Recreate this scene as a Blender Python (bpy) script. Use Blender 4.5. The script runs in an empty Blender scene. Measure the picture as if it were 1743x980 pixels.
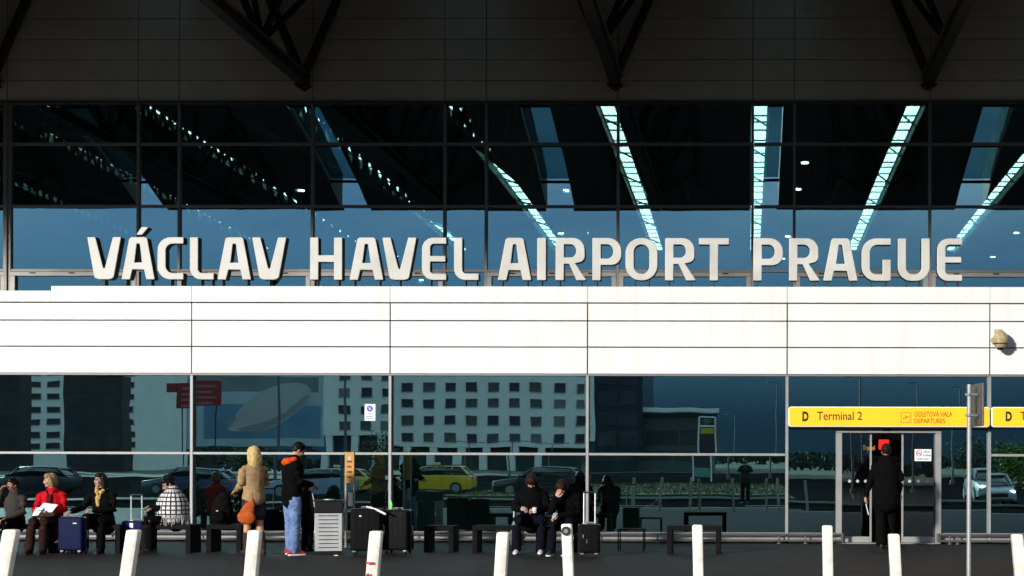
import bpy, bmesh, math, random
from mathutils import Vector, Matrix
random.seed(7)
S = bpy.context.scene
COL = S.collection
R = math.radians
# ------------------------------------------------------------------ camera
F, PX, PY = 2460.0, 1240.5, 793.0          # focal length and principal point in photo pixels (1743 x 980)
YAW, ROLL = 0.012, 0.0027
CAM = Vector((0, -27.33, 1.46))
fw = Vector((-math.sin(YAW), math.cos(YAW), 0)); r0 = Vector((math.cos(YAW), math.sin(YAW), 0)); u0 = Vector((0, 0, 1))
rt = r0*math.cos(ROLL) + u0*math.sin(ROLL); up = u0*math.cos(ROLL) - r0*math.sin(ROLL)
cd = bpy.data.cameras.new('camera'); cam = bpy.data.objects.new('camera', cd); COL.objects.link(cam)
cam.matrix_world = Matrix(((rt.x, up.x, -fw.x, CAM.x), (rt.y, up.y, -fw.y, CAM.y), (rt.z, up.z, -fw.z, CAM.z), (0, 0, 0, 1)))
cd.sensor_fit = 'HORIZONTAL'; cd.sensor_width = 36; cd.lens = 36*F/1743
cd.shift_x = -(PX-871.5)/1743; cd.shift_y = (PY-490)/1743
cd.clip_start = 0.05; cd.clip_end = 3000
S.camera = cam
# ------------------------------------------------------------------ sky, sun, exposure
SUN_EL, SUN_AZ = R(12.5), R(-33)            # low sun, from the left of the facade's normal
to_sun = Vector((math.sin(SUN_AZ)*math.cos(SUN_EL), -math.cos(SUN_AZ)*math.cos(SUN_EL), math.sin(SUN_EL)))
W_ = bpy.data.worlds.new('World'); S.world = W_; W_.use_nodes = True
nt = W_.node_tree; nt.nodes.clear()
out = nt.nodes.new('ShaderNodeOutputWorld'); bg = nt.nodes.new('ShaderNodeBackground')
sky = nt.nodes.new('ShaderNodeTexSky'); sky.sky_type = 'NISHITA'; sky.sun_disc = False
sky.sun_elevation = SUN_EL
sky.sun_rotation = math.atan2(to_sun.x, to_sun.y)
sky.air_density = 1.0; sky.dust_density = 0.15; sky.ozone_density = 2.0; sky.altitude = 2500
tcw = nt.nodes.new('ShaderNodeTexCoord'); mpw = nt.nodes.new('ShaderNodeMapping'); mpw.inputs['Scale'].default_value = (1, 1, 3.5)
nzw = nt.nodes.new('ShaderNodeTexNoise'); nzw.inputs['Scale'].default_value = 2.3; nzw.inputs['Detail'].default_value = 8; nzw.inputs['Roughness'].default_value = 0.6
rpw = nt.nodes.new('ShaderNodeValToRGB'); rpw.color_ramp.elements[0].position = 0.36; rpw.color_ramp.elements[1].position = 0.62
sep = nt.nodes.new('ShaderNodeSeparateXYZ'); elv = nt.nodes.new('ShaderNodeMapRange'); elv.interpolation_type = 'SMOOTHSTEP'   # broken cloud overhead, thinning towards the horizon
elv.inputs['From Min'].default_value = 0.10; elv.inputs['From Max'].default_value = 0.45; elv.inputs['To Min'].default_value = 0.008; elv.inputs['To Max'].default_value = 0.9
mul = nt.nodes.new('ShaderNodeMath'); mul.operation = 'MULTIPLY'
dim = nt.nodes.new('ShaderNodeMixRGB'); dim.blend_type = 'MULTIPLY'; dim.inputs['Fac'].default_value = 1.0; dim.inputs['Color2'].default_value = (0.28, 0.315, 0.36, 1)
bnk = nt.nodes.new('ShaderNodeMapRange'); bnk.interpolation_type = 'SMOOTHSTEP'        # slate blue bank of cloud low all round the horizon
bnk.inputs['From Min'].default_value = 0.02; bnk.inputs['From Max'].default_value = 0.15; bnk.inputs['To Min'].default_value = 0.0; bnk.inputs['To Max'].default_value = 1.0
bcl = nt.nodes.new('ShaderNodeMixRGB'); bcl.inputs['Color1'].default_value = (0.05, 0.105, 0.20, 1); bcl.inputs['Color2'].default_value = (1, 1, 1, 1)
bmx = nt.nodes.new('ShaderNodeMixRGB'); bmx.blend_type = 'MULTIPLY'; bmx.inputs['Fac'].default_value = 1.0
mxw = nt.nodes.new('ShaderNodeMixRGB'); mxw.inputs['Color2'].default_value = (12.8, 13.2, 13.8, 1)
lk = nt.links.new
lk(tcw.outputs['Generated'], mpw.inputs['Vector']); lk(mpw.outputs['Vector'], nzw.inputs['Vector']); lk(nzw.outputs['Fac'], rpw.inputs['Fac'])
lk(tcw.outputs['Generated'], sep.inputs['Vector']); lk(sep.outputs['Z'], elv.inputs['Value']); lk(elv.outputs['Result'], mul.inputs[0]); lk(rpw.outputs['Color'], mul.inputs[1])
lk(sky.outputs['Color'], dim.inputs['Color1']); lk(sep.outputs['Z'], bnk.inputs['Value']); lk(dim.outputs['Color'], bmx.inputs['Color1']); lk(bnk.outputs['Result'], bcl.inputs['Fac']); lk(bcl.outputs['Color'], bmx.inputs['Color2']); lk(bmx.outputs['Color'], mxw.inputs['Color1']); lk(mul.outputs['Value'], mxw.inputs['Fac']); lk(mxw.outputs['Color'], bg.inputs['Color'])
bg.inputs['Strength'].default_value = 0.15
nt.links.new(bg.outputs['Background'], out.inputs['Surface'])
sl = bpy.data.lights.new('sun', 'SUN'); so = bpy.data.objects.new('sun', sl); COL.objects.link(so)
sl.energy = 4.0; sl.angle = R(4.0); sl.color = (1.0, 0.97, 0.92)
so.rotation_euler = (-to_sun).to_track_quat('-Z', 'Y').to_euler(); so.location = (-40, -60, 30)
S.view_settings.view_transform = 'Standard'; S.view_settings.look = 'None'
S.view_settings.exposure = 0.3; S.view_settings.gamma = 1.0; S.view_settings.use_curve_mapping = False
S.cycles.max_bounces = 6; S.cycles.transparent_max_bounces = 14; S.cycles.glossy_bounces = 4
S.cycles.use_denoising = True; S.cycles.sample_clamp_indirect = 4; S.cycles.caustics_reflective = False; S.cycles.caustics_refractive = False
# ------------------------------------------------------------------ photo pixel -> place
def ray(px, py):
    return fw + rt*((px-PX)/F) + up*((PY-py)/F)
def W(px, py, y=0.0):                       # point on the vertical plane at depth y
    d = ray(px, py); t = (y-CAM.y)/d.y
    return CAM + d*t
def G(px, py, z=0.0):                       # point on the ground
    d = ray(px, py); t = (z-CAM.z)/d.z
    return CAM + d*t
def XF(px, y=0.0, py=600): return W(px, py, y).x
def ZF(py, y=0.0, px=870): return W(px, py, y).z
GL = 0.09                                   # plane of the ground floor glass
def M_(px, py, l):                          # real place (l metres before the facade) of something seen mirrored in the glass
    p = W(px, py, GL*2 + l); return Vector((p.x, -l, p.z))
# ------------------------------------------------------------------ materials
MATS = {}
def mat(name, col, rough=0.6, metal=0.0, vary=0.0, vscale=3.0, bump=0.0, bscale=40.0, emit=None, estr=0.0, spec=0.5, coat=0.0, stain=None):
    if name in MATS: return MATS[name]
    m = bpy.data.materials.new(name); m.use_nodes = True; n = m.node_tree.nodes; L = m.node_tree.links
    b = n['Principled BSDF']; b.inputs['Base Color'].default_value = (*col, 1); b.inputs['Roughness'].default_value = rough
    b.inputs['Metallic'].default_value = metal; b.inputs['Specular IOR Level'].default_value = spec; b.inputs['Coat Weight'].default_value = coat
    tc = n.new('ShaderNodeTexCoord')
    if vary > 0:
        nz = n.new('ShaderNodeTexNoise'); nz.inputs['Scale'].default_value = vscale; nz.inputs['Detail'].default_value = 6; nz.inputs['Roughness'].default_value = 0.62
        L.new(tc.outputs['Object'], nz.inputs['Vector'])
        rp = n.new('ShaderNodeValToRGB'); e = rp.color_ramp.elements
        e[0].position = 0.3; e[1].position = 0.7
        c2 = stain if stain else tuple(c*(1-vary) for c in col)
        e[0].color = (*c2, 1); e[1].color = (*[min(1, c*(1+vary*0.5)) for c in col], 1)
        L.new(nz.outputs['Fac'], rp.inputs['Fac']); L.new(rp.outputs['Color'], b.inputs['Base Color'])
        mr = n.new('ShaderNodeMapRange'); mr.inputs['To Min'].default_value = max(0, rough-0.12); mr.inputs['To Max'].default_value = min(1, rough+0.12)
        L.new(nz.outputs['Fac'], mr.inputs['Value']); L.new(mr.outputs['Result'], b.inputs['Roughness'])
    if bump > 0:
        n2 = n.new('ShaderNodeTexNoise'); n2.inputs['Scale'].default_value = bscale; n2.inputs['Detail'].default_value = 4
        L.new(tc.outputs['Object'], n2.inputs['Vector'])
        bp = n.new('ShaderNodeBump'); bp.inputs['Strength'].default_value = bump; bp.inputs['Distance'].default_value = 0.02
        L.new(n2.outputs['Fac'], bp.inputs['Height']); L.new(bp.outputs['Normal'], b.inputs['Normal'])
    if emit:
        b.inputs['Emission Color'].default_value = (*emit, 1); b.inputs['Emission Strength'].default_value = estr
    MATS[name] = m; return m
def glass_mat(name, refl, trans, base, dist=0.0011, scale=0.7, top=1.0):
    m = bpy.data.materials.new(name); m.use_nodes = True; n = m.node_tree.nodes; L = m.node_tree.links; n.clear()
    o = n.new('ShaderNodeOutputMaterial'); mx = n.new('ShaderNodeMixShader'); gl = n.new('ShaderNodeBsdfGlossy'); tr = n.new('ShaderNodeBsdfTransparent')
    gl.inputs['Roughness'].default_value = 0.0; gl.inputs['Color'].default_value = (*refl, 1); tr.inputs['Color'].default_value = (*trans, 1)
    lw = n.new('ShaderNodeLayerWeight'); lw.inputs['Blend'].default_value = 0.35
    mr = n.new('ShaderNodeMapRange'); mr.inputs['To Min'].default_value = base; mr.inputs['To Max'].default_value = top
    L.new(lw.outputs['Fresnel'], mr.inputs['Value']); mr.inputs['From Min'].default_value = 0.02
    tc = n.new('ShaderNodeTexCoord'); nz = n.new('ShaderNodeTexNoise'); nz.inputs['Scale'].default_value = scale; nz.inputs['Detail'].default_value = 1.5
    bp = n.new('ShaderNodeBump'); bp.inputs['Strength'].default_value = 1.0; bp.inputs['Distance'].default_value = dist
    L.new(tc.outputs['Object'], nz.inputs['Vector']); L.new(nz.outputs['Fac'], bp.inputs['Height']); L.new(bp.outputs['Normal'], gl.inputs['Normal'])
    L.new(mr.outputs['Result'], mx.inputs['Fac']); L.new(tr.outputs['BSDF'], mx.inputs[1]); L.new(gl.outputs['BSDF'], mx.inputs[2]); L.new(mx.outputs['Shader'], o.inputs['Surface'])
    MATS[name] = m; return m
GLASS = glass_mat('coated_glass', (0.52, 0.90, 0.97), (0.42, 0.54, 0.52), 0.42)
CLEAR = glass_mat('clear_glass', (0.8, 0.95, 1.0), (0.8, 0.88, 0.87), 0.14)
SLOTG = glass_mat('roof_polycarbonate', (0.5, 0.6, 0.65), (0.36, 0.50, 0.54), 0.06, top=0.12)
alu = mat('aluminium', (0.29, 0.285, 0.275), 0.48, 0.2, 0.14, 4)
dkalu = mat('grey_frame', (0.20, 0.185, 0.17), 0.5, 0.2, 0.1, 4)
black = mat('black_paint', (0.010, 0.010, 0.010), 0.5, 0, 0.2, 8, spec=.2)
blackplastic = mat('black_plastic', (0.014, 0.014, 0.015), 0.5, 0, 0.2, 8, spec=.25)
# ------------------------------------------------------------------ mesh helpers
def BM(): return bmesh.new()
def box(bm, x0, x1, y0, y1, z0, z1):
    v = [bm.verts.new(p) for p in ((x0,y0,z0),(x1,y0,z0),(x1,y1,z0),(x0,y1,z0),(x0,y0,z1),(x1,y0,z1),(x1,y1,z1),(x0,y1,z1))]
    for f in ((3,2,1,0),(4,5,6,7),(0,1,5,4),(1,2,6,5),(2,3,7,6),(3,0,4,7)): bm.faces.new([v[i] for i in f])
    return bm
def bbox(x0, x1, y0, y1, z0, z1, bev=0.0, seg=2):
    bm = box(BM(), x0, x1, y0, y1, z0, z1)
    if bev > 0: bmesh.ops.bevel(bm, geom=bm.edges[:], offset=bev, segments=seg, affect='EDGES', profile=0.6)
    return bm
def frame_of(t):
    t = t.normalized(); a = Vector((0,0,1)) if abs(t.z) < 0.92 else Vector((0,1,0))
    s = t.cross(a).normalized(); return s, s.cross(t).normalized()
def tube(bm, p0, p1, ra, rb=None, n=10):
    p0, p1 = Vector(p0), Vector(p1); rb = ra if rb is None else rb
    s, w = frame_of(p1-p0); A, B = [], []
    for i in range(n):
        a = 2*math.pi*i/n; d = s*math.cos(a) + w*math.sin(a)
        A.append(bm.verts.new(p0+d*ra)); B.append(bm.verts.new(p1+d*rb))
    for i in range(n):
        j = (i+1) % n; bm.faces.new((A[i], A[j], B[j], B[i]))
    bm.faces.new(A[::-1]); bm.faces.new(B); return bm
def path_tube(bm, pts, r, n=8):
    pts = [Vector(p) for p in pts]; rings = []
    for k, p in enumerate(pts):
        t = (pts[min(k+1, len(pts)-1)] - pts[max(k-1, 0)]); s, w = frame_of(t)
        rr = r[k] if isinstance(r, (list, tuple)) else r
        rings.append([bm.verts.new(p + (s*math.cos(2*math.pi*i/n) + w*math.sin(2*math.pi*i/n))*rr) for i in range(n)])
    for a, b in zip(rings, rings[1:]):
        for i in range(n):
            j = (i+1) % n; bm.faces.new((a[i], a[j], b[j], b[i]))
    bm.faces.new(rings[0][::-1]); bm.faces.new(rings[-1]); return bm
def loft(bm, pts, rad, side=None, n=14, cap=True):
    """closed tube through pts; rad = r or (r along side, r across); rounded caps"""
    pts = [Vector(p) for p in pts]; rad = [(r, r) if not isinstance(r, (tuple, list)) else r for r in rad]
    if cap:
        t0 = (pts[0]-pts[1]).normalized(); t1 = (pts[-1]-pts[-2]).normalized(); a, b = rad[0], rad[-1]
        pre = [(pts[0]+t0*min(a)*0.85, (a[0]*0.4, a[1]*0.4)), (pts[0]+t0*min(a)*0.5, (a[0]*0.82, a[1]*0.82))]
        post = [(pts[-1]+t1*min(b)*0.5, (b[0]*0.82, b[1]*0.82)), (pts[-1]+t1*min(b)*0.85, (b[0]*0.4, b[1]*0.4))]
        pts = [p for p, _ in pre] + pts + [p for p, _ in post]; rad = [r for _, r in pre] + rad + [r for _, r in post]
    rings = []
    for k, p in enumerate(pts):
        t = (pts[min(k+1, len(pts)-1)] - pts[max(k-1, 0)]).normalized()
        if side is not None:
            s = Vector(side); s = (s - t*s.dot(t)).normalized(); w = s.cross(t).normalized()
        else: s, w = frame_of(t)
        ra, rb = rad[k]
        rings.append([bm.verts.new(p + s*math.cos(2*math.pi*i/n)*ra + w*math.sin(2*math.pi*i/n)*rb) for i in range(n)])
    for a, b in zip(rings, rings[1:]):
        for i in range(n):
            j = (i+1) % n; bm.faces.new((a[i], a[j], b[j], b[i]))
    bm.faces.new(rings[0][::-1]); bm.faces.new(rings[-1]); return bm
def ball(bm, c, rx, ry=None, rz=None, rot=None, seg=14, rings=10):
    ry = rx if ry is None else ry; rz = rx if rz is None else rz
    m = Matrix.Translation(Vector(c)) @ (rot.to_4x4() if rot is not None else Matrix()) @ Matrix.Diagonal((rx, ry, rz, 1))
    bmesh.ops.create_uvsphere(bm, u_segments=seg, v_segments=rings, radius=1.0, matrix=m); return bm
def prism(bm, poly, y0, y1):                # polygon in x,z extruded along y
    A = [bm.verts.new((x, y0, z)) for x, z in poly]; B = [bm.verts.new((x, y1, z)) for x, z in poly]; n = len(poly)
    bm.faces.new(A); bm.faces.new(B[::-1])
    for i in range(n): j = (i+1) % n; bm.faces.new((A[i], B[i], B[j], A[j]))
    return bm
def mesh_of(bm, smooth=False, name='mesh'):
    bmesh.ops.recalc_face_normals(bm, faces=bm.faces[:])
    me = bpy.data.meshes.new(name); bm.to_mesh(me); bm.free()
    if smooth:
        for p in me.polygons: p.use_smooth = True
    return me
def obj(name, bm, m=None, parent=None, smooth=False, label=None, kind=None):
    me = bm if isinstance(bm, bpy.types.Mesh) else mesh_of(bm, smooth, name)
    o = bpy.data.objects.new(name, me); COL.objects.link(o)
    if m is not None:
        me.materials.clear(); me.materials.append(m)
    if parent is not None: o.parent = parent
    if label: o['label'] = label
    if kind: o['kind'] = kind
    return o
def sharp(o, ang=35):
    me = o.data
    for p in me.polygons: p.use_smooth = True
    me.set_sharp_from_angle(angle=R(ang)); return o
def thing(name, label, cat, loc=(0,0,0), rotz=0.0, group=None):
    o = bpy.data.objects.new(name, None); COL.objects.link(o); o.empty_display_size = 0.1
    o.location = loc; o.rotation_euler = (0, 0, rotz); o['label'] = label; o['category'] = cat
    if group: o['group'] = group
    return o
def tag(o, label, cat, group=None):
    o['label'] = label; o['category'] = cat
    if group: o['group'] = group
    return o
def struct(name, bm, m, label=None):
    o = obj(name, bm, m); o['kind'] = 'structure'
    if label: o['label'] = label
    return o
def copy_tree(o, parent=None, loc=None, rotz=None, label=None):
    c = o.copy(); COL.objects.link(c); c.parent = parent
    if loc is not None: c.location = loc
    if rotz is not None: c.rotation_euler = (0, 0, rotz)
    if label: c['label'] = label
    for ch in o.children: copy_tree(ch, c)
    return c
def text_mesh(body, x0, x1, z0, z1, y, bold=0.0, extrude=0.002, mirror=False):
    cu = bpy.data.curves.new('t', 'FONT'); cu.body = body; cu.size = 1; cu.extrude = 0.0; cu.offset = bold; cu.resolution_u = 4
    ob = bpy.data.objects.new('t', cu); COL.objects.link(ob)
    dg = bpy.context.evaluated_depsgraph_get(); me = bpy.data.meshes.new_from_object(ob.evaluated_get(dg))
    bpy.data.objects.remove(ob); bpy.data.curves.remove(cu)
    bm = BM(); bm.from_mesh(me); bpy.data.meshes.remove(me)
    xs = [v.co.x for v in bm.verts]; ys = [v.co.y for v in bm.verts]
    ax, bx, ay, by = min(xs), max(xs), min(ys), max(ys)
    for v in bm.verts:
        fx = (v.co.x-ax)/(bx-ax); fz = (v.co.y-ay)/(by-ay)
        if mirror: fx = 1-fx
        v.co = Vector((x0+(x1-x0)*fx, y, z0+(z1-z0)*fz))
    if extrude:
        g = bmesh.ops.extrude_face_region(bm, geom=bm.faces[:])
        for e in g['geom']:
            if isinstance(e, bmesh.types.BMVert): e.co.y -= extrude
    return bm
def outline(pts, seg=5):
    """polygon with (x, z) or (x, z, corner radius)"""
    P = [(p[0], p[1], p[2] if len(p) > 2 else 0.0) for p in pts]; res = []; n = len(P)
    for i in range(n):
        a, b, c = Vector(P[i-1][:2]), Vector(P[i][:2]), Vector(P[(i+1) % n][:2]); r = P[i][2]
        if r <= 0: res.append((b.x, b.y)); continue
        d1, d2 = (a-b), (c-b); l1, l2 = d1.length, d2.length; d1.normalize(); d2.normalize()
        ang = math.acos(max(-1, min(1, d1.dot(d2)))); t = min(r/math.tan(ang/2), l1*0.499, l2*0.499)
        p, q = b+d1*t, b+d2*t; rr = t*math.tan(ang/2); ctr = b + (d1+d2).normalized()*(rr/math.sin(ang/2))
        a0 = math.atan2(p.y-ctr.y, p.x-ctr.x); a1 = math.atan2(q.y-ctr.y, q.x-ctr.x); da = (a1-a0+math.pi) % (2*math.pi) - math.pi
        for k in range(seg+1):
            a_ = a0+da*k/seg; res.append((ctr.x+rr*math.cos(a_), ctr.y+rr*math.sin(a_)))
    return res
def flat_solid(loops, y0, y1, bev=0.0):
    """solid with holes: outlines in x,z, front face at y0, back at y1"""
    cu = bpy.data.curves.new('c', 'CURVE'); cu.dimensions = '2D'; cu.fill_mode = 'BOTH'; cu.extrude = (y1-y0)/2 - bev; cu.bevel_depth = bev; cu.bevel_resolution = 1; cu.offset = -bev
    for lp in loops:
        sp = cu.splines.new('POLY'); sp.points.add(len(lp)-1); sp.use_cyclic_u = True
        for p, (x, z) in zip(sp.points, lp): p.co = (x, z, 0, 1)
    ob = bpy.data.objects.new('c', cu); COL.objects.link(ob)
    dg = bpy.context.evaluated_depsgraph_get(); me = bpy.data.meshes.new_from_object(ob.evaluated_get(dg))
    bpy.data.objects.remove(ob); bpy.data.curves.remove(cu)
    ym = (y0+y1)/2
    for v in me.vertices: x, z, e = v.co; v.co = (x, ym-e, z)
    bm = BM(); bm.from_mesh(me); bpy.data.meshes.remove(me); bmesh.ops.remove_doubles(bm, verts=bm.verts[:], dist=1e-5); return bm
# ================================================================== ground
asph = mat('plaza_asphalt', (0.027, 0.0245, 0.0225), 0.66, 0, 0.6, 1.6, 0.8, 60, spec=.12)
road_m = mat('road_asphalt', (0.014, 0.014, 0.0145), 0.9, 0, 0.35, 0.6, 0.5, 60, spec=0.0)
stone = mat('kerb_stone', (0.28, 0.27, 0.25), 0.8, 0, 0.3, 5, 0.3, 60)
earth = mat('far_ground', (0.07, 0.085, 0.045), 0.9, 0, 0.4, 0.05)
gm = BM(); v = [gm.verts.new(p) for p in ((-1500,-1500,-0.13),(1500,-1500,-0.13),(1500,1500,-0.13),(-1500,1500,-0.13))]; gm.faces.new(v)
struct('ground', gm, earth)
struct('pavement', box(BM(), -90, 70, -19.2, 0.05, -0.3, 0.0), asph)
struct('kerb', bbox(-90, 70, -19.5, -19.205, -0.3, 0.004, 0.015), stone)
struct('road', box(BM(), -200, 120, -29.9, -19.505, -0.2, -0.12), road_m)
struct('traffic_island', bbox(-90, 70, -33.0, -29.905, -0.3, 0.0, 0.02), asph)
struct('car_park', box(BM(), -200, 120, -140, -33.005, -0.2, -0.115), road_m)
line_w = mat('road_paint', (0.75, 0.75, 0.72), 0.7, 0, 0.25, 4)
for i in range(22):
    obj('lane_marking', box(BM(), -60+i*5, -58+i*5, -24.8, -24.68, -0.118, -0.112), line_w)['kind'] = 'structure'
# grass island, seen mirrored in the glass
gb = bbox(-13.5, 2.2, -62, -36, -0.2, 0.02, 0.03)
struct('lawn', gb, mat('lawn_soil', (0.05, 0.07, 0.018), 0.95, 0, 0.4, 2))
gr = BM(); rg = random.Random(3)
for i in range(9000):
    x, y = rg.uniform(-13.4, 2.1), rg.uniform(-61.9, -36.1); a = rg.uniform(0, 6.28); h = rg.uniform(0.05, 0.13); w = 0.025
    p = Vector((x, y, 0.02)); s = Vector((math.cos(a), math.sin(a), 0))*w; t = Vector((rg.uniform(-.04,.04), rg.uniform(-.04,.04), h))
    gr.faces.new([gr.verts.new(p-s), gr.verts.new(p+s), gr.verts.new(p+t)])
o = obj('grass', gr, mat('grass_blades', (0.07, 0.075, 0.014), 0.8, 0, 0.4, 1.5)); o['kind'] = 'stuff'; o['label'] = 'short mown grass on the traffic island lawn'
# ================================================================== terminal building
T = thing('terminal_building', 'glazed airport terminal with white panel band above the ground floor glass', 'building')
white = mat('white_panel', (0.76, 0.755, 0.735), 0.45, 0, 0.04, 0.5, spec=.3)
_n, _l = white.node_tree.nodes, white.node_tree.links                     # rain streaks and grime on the panels
_b = _n['Principled BSDF']; _src = _b.inputs['Base Color'].links[0].from_socket
_tc = _n.new('ShaderNodeTexCoord'); _mp = _n.new('ShaderNodeMapping'); _mp.inputs['Scale'].default_value = (3.2, 3.2, .35); _nz = _n.new('ShaderNodeTexNoise'); _nz.inputs['Scale'].default_value = 1.0; _nz.inputs['Detail'].default_value = 4; _nz.inputs['Roughness'].default_value = .65
_rp = _n.new('ShaderNodeValToRGB'); _rp.color_ramp.elements[0].position = .30; _rp.color_ramp.elements[0].color = (.93, .92, .895, 1); _rp.color_ramp.elements[1].position = .52; _rp.color_ramp.elements[1].color = (1, 1, 1, 1)
_mx = _n.new('ShaderNodeMixRGB'); _mx.blend_type = 'MULTIPLY'; _mx.inputs['Fac'].default_value = 1.0
_l.new(_tc.outputs['Object'], _mp.inputs['Vector']); _l.new(_mp.outputs['Vector'], _nz.inputs['Vector']); _l.new(_nz.outputs['Fac'], _rp.inputs['Fac']); _l.new(_src, _mx.inputs['Color1']); _l.new(_rp.outputs['Color'], _mx.inputs['Color2']); _l.new(_mx.outputs['Color'], _b.inputs['Base Color'])
grout = mat('joint_backing', (0.06, 0.055, 0.05), 0.9)  # dark backing wall that shows through the panel joints
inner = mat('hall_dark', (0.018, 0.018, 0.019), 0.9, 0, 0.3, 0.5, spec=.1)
bx = [XF(p) for p in (326, 664, 1000, 1340, 1685)]
pit = (bx[4]-bx[0])/4
bx = [bx[0]-3*pit, bx[0]-2*pit, bx[0]-pit] + bx + [bx[4]+pit, bx[4]+2*pit, bx[4]+3*pit]
zc0 = ZF(487.5); zrows = [ZF(515.5), ZF(545.8), ZF(590.5), ZF(636.5)]
XL, XR = bx[0], bx[-1]
g = 0.011
rp = random.Random(5)
for a, b in zip(bx, bx[1:]):
    for z1, z0 in zip(zrows, zrows[1:]):
        bm = bbox(a+g, b-g, 0, 0.035, z0+g, z1-g, 0.004, 1)
        bmesh.ops.rotate(bm, cent=((a+b)/2, 0.02, (z0+z1)/2), matrix=Matrix.Rotation(rp.gauss(0, .0012), 3, 'X') @ Matrix.Rotation(rp.gauss(0, .0008), 3, 'Z'), verts=bm.verts[:])
        obj('white_panel', bm, white, T)
obj('band_backing', box(BM(), XL, XR, 0.045, 0.30, zrows[-1]+0.01, zrows[0]+0.02), grout, T)
# coping: lower run on the far left, raised beam that carries the letters
xb = XF(87)
for i, (a, b) in enumerate(zip(bx, bx[1:])):
    zt = zc0
    if b < xb: obj('coping', bbox(a+.003, b-.003, -0.015, 0.45, zrows[0]+g, ZF(495.5), 0.008, 2), white, T); continue
    if a < xb:
        obj('coping', bbox(a+.003, xb, -0.015, 0.45, zrows[0]+g, ZF(495.5), 0.008, 2), white, T); a = xb
    obj('coping', bbox(a+.003, b-.003, -0.017, 0.45, zrows[0]+g, zt, 0.008, 2), white, T)
# ---- ground floor glazing
GZ0, GZ1 = ZF(905), ZF(637.5)
obj('head_profile', bbox(XL, XR, 0.02, 0.14, zrows[-1]-0.03, zrows[-1]+0.006, 0.003, 1), dkalu, T)
zt = ZF(772.5)
dA, dB = XF(1341), XF(1685)                 # door bay
def gpane(a, b, z0, z1, y=GL, nm='pane', m=GLASS, par=None, tilt=0.0011):
    bm = box(BM(), a, b, y, y+0.012, z0, z1)
    bmesh.ops.rotate(bm, cent=((a+b)/2, y, (z0+z1)/2), matrix=Matrix.Rotation(rp.gauss(0, tilt), 3, 'X') @ Matrix.Rotation(rp.gauss(0, tilt), 3, 'Z'), verts=bm.verts[:])
    return obj(nm, bm, m, par or T)
for i, (a, b) in enumerate(zip(bx, bx[1:])):
    obj('mullion', bbox(a-0.028, a+0.028, 0.0, 0.16, 0.05, zrows[-1]-0.032, 0.005, 1), alu, T)
    door = abs(a-bx[6]) < 0.01
    if door: continue
    gpane(a+0.03, b-0.03, zt+0.025, GZ1-0.02); gpane(a+0.03, b-0.03, GZ0, zt-0.025)
    obj('transom', bbox(a+0.03, b-0.03, 0.005, 0.15, zt-0.024, zt+0.024, 0.005, 1), alu, T)
    obj('kick_panel', bbox(a+0.03, b-0.03, 0.03, 0.16, 0.02, GZ0, 0.006, 1), mat('kick_metal', (0.24, 0.235, 0.225), 0.5, 0.2, 0.15, 3), T)
# ---- door bay
D0, D1 = bx[6], bx[7]
fL0, fL1, fR0, fR1 = XF(1423, .05, 800), XF(1433, .05, 800), XF(1591.5, .05, 800), XF(1601.5, .05, 800)
zh0, zh1 = ZF(737, .05, 1500), ZF(728.5, .05, 1500); zs = ZF(692, 0, 1500)
gpane(D0+.03, D1-.03, ZF(727, .05, 1500), GZ1-.02)
gpane(D0+.03, fL0-.002, GZ0, zh1-.03); gpane(fR1+.002, D1-.03, GZ0, zh1-.03)
for a, b in ((D0+.03, fL0-.002), (fR1+.002, D1-.03)):
    obj('kick_panel', bbox(a, b, 0.03, 0.16, 0.02, GZ0, 0.006, 1), MATS['kick_metal'], T)
dr = bpy.data.objects.new('sliding_door', None); COL.objects.link(dr); dr.parent = T; dr['label'] = 'half open glass sliding door under the yellow sign'
obj('door_frame', bbox(fL0, fL1, -0.02, 0.2, 0.0, zh0, 0.006, 1), alu, dr)
obj('door_frame', bbox(fR0, fR1, -0.02, 0.2, 0.0, zh0, 0.006, 1), alu, dr)
obj('door_header', bbox(fL0, fR1, -0.03, 0.2, zh0+.002, zh1+.03, 0.006, 1), alu, dr)
o1, o2 = XF(1484, .1, 800), XF(1534.5, .1, 800)
for (a, b, st) in ((fL1+.01, o1, 1), (o2, fR0-.01, 0)):
    gpane(a, b, 0.13, zh0-.01, 0.115, 'door_pane', CLEAR, dr)
    e = b if st else a
    lw_ = 0.038
    obj('door_stile', bbox(e-(lw_ if st else 0), e+(0 if st else lw_), 0.09, 0.145, 0.02, zh0-.01, 0.004, 1), alu, dr)
    obj('door_rail', bbox(a+(0 if st else lw_+.001), b-(lw_+.001 if st else 0), 0.09, 0.145, 0.02, 0.13, 0.004, 1), alu, dr)
    for i in range(3):
        x = a+(b-a)*(0.25+0.27*i); z = ZF(819, .1, 1550)
        bm = BM(); tube(bm, (x, 0.104, z), (x, 0.112, z), 0.03, n=16); obj('glass_marker_dot', bm, mat('decal_grey', (0.4, 0.42, 0.42), 0.6), dr)
sharp(obj('door_sensor', loft(BM(), [(XF(1508)-.06, -0.07, zh1+.0), (XF(1508)+.06, -0.07, zh1+.0)], [(.045, .05), (.045, .05)]), black, dr))
obj('door_sill', bbox(fL1, fR0, -0.1, 0.3, 0.001, 0.018, 0.004, 1), alu, dr)
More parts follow.
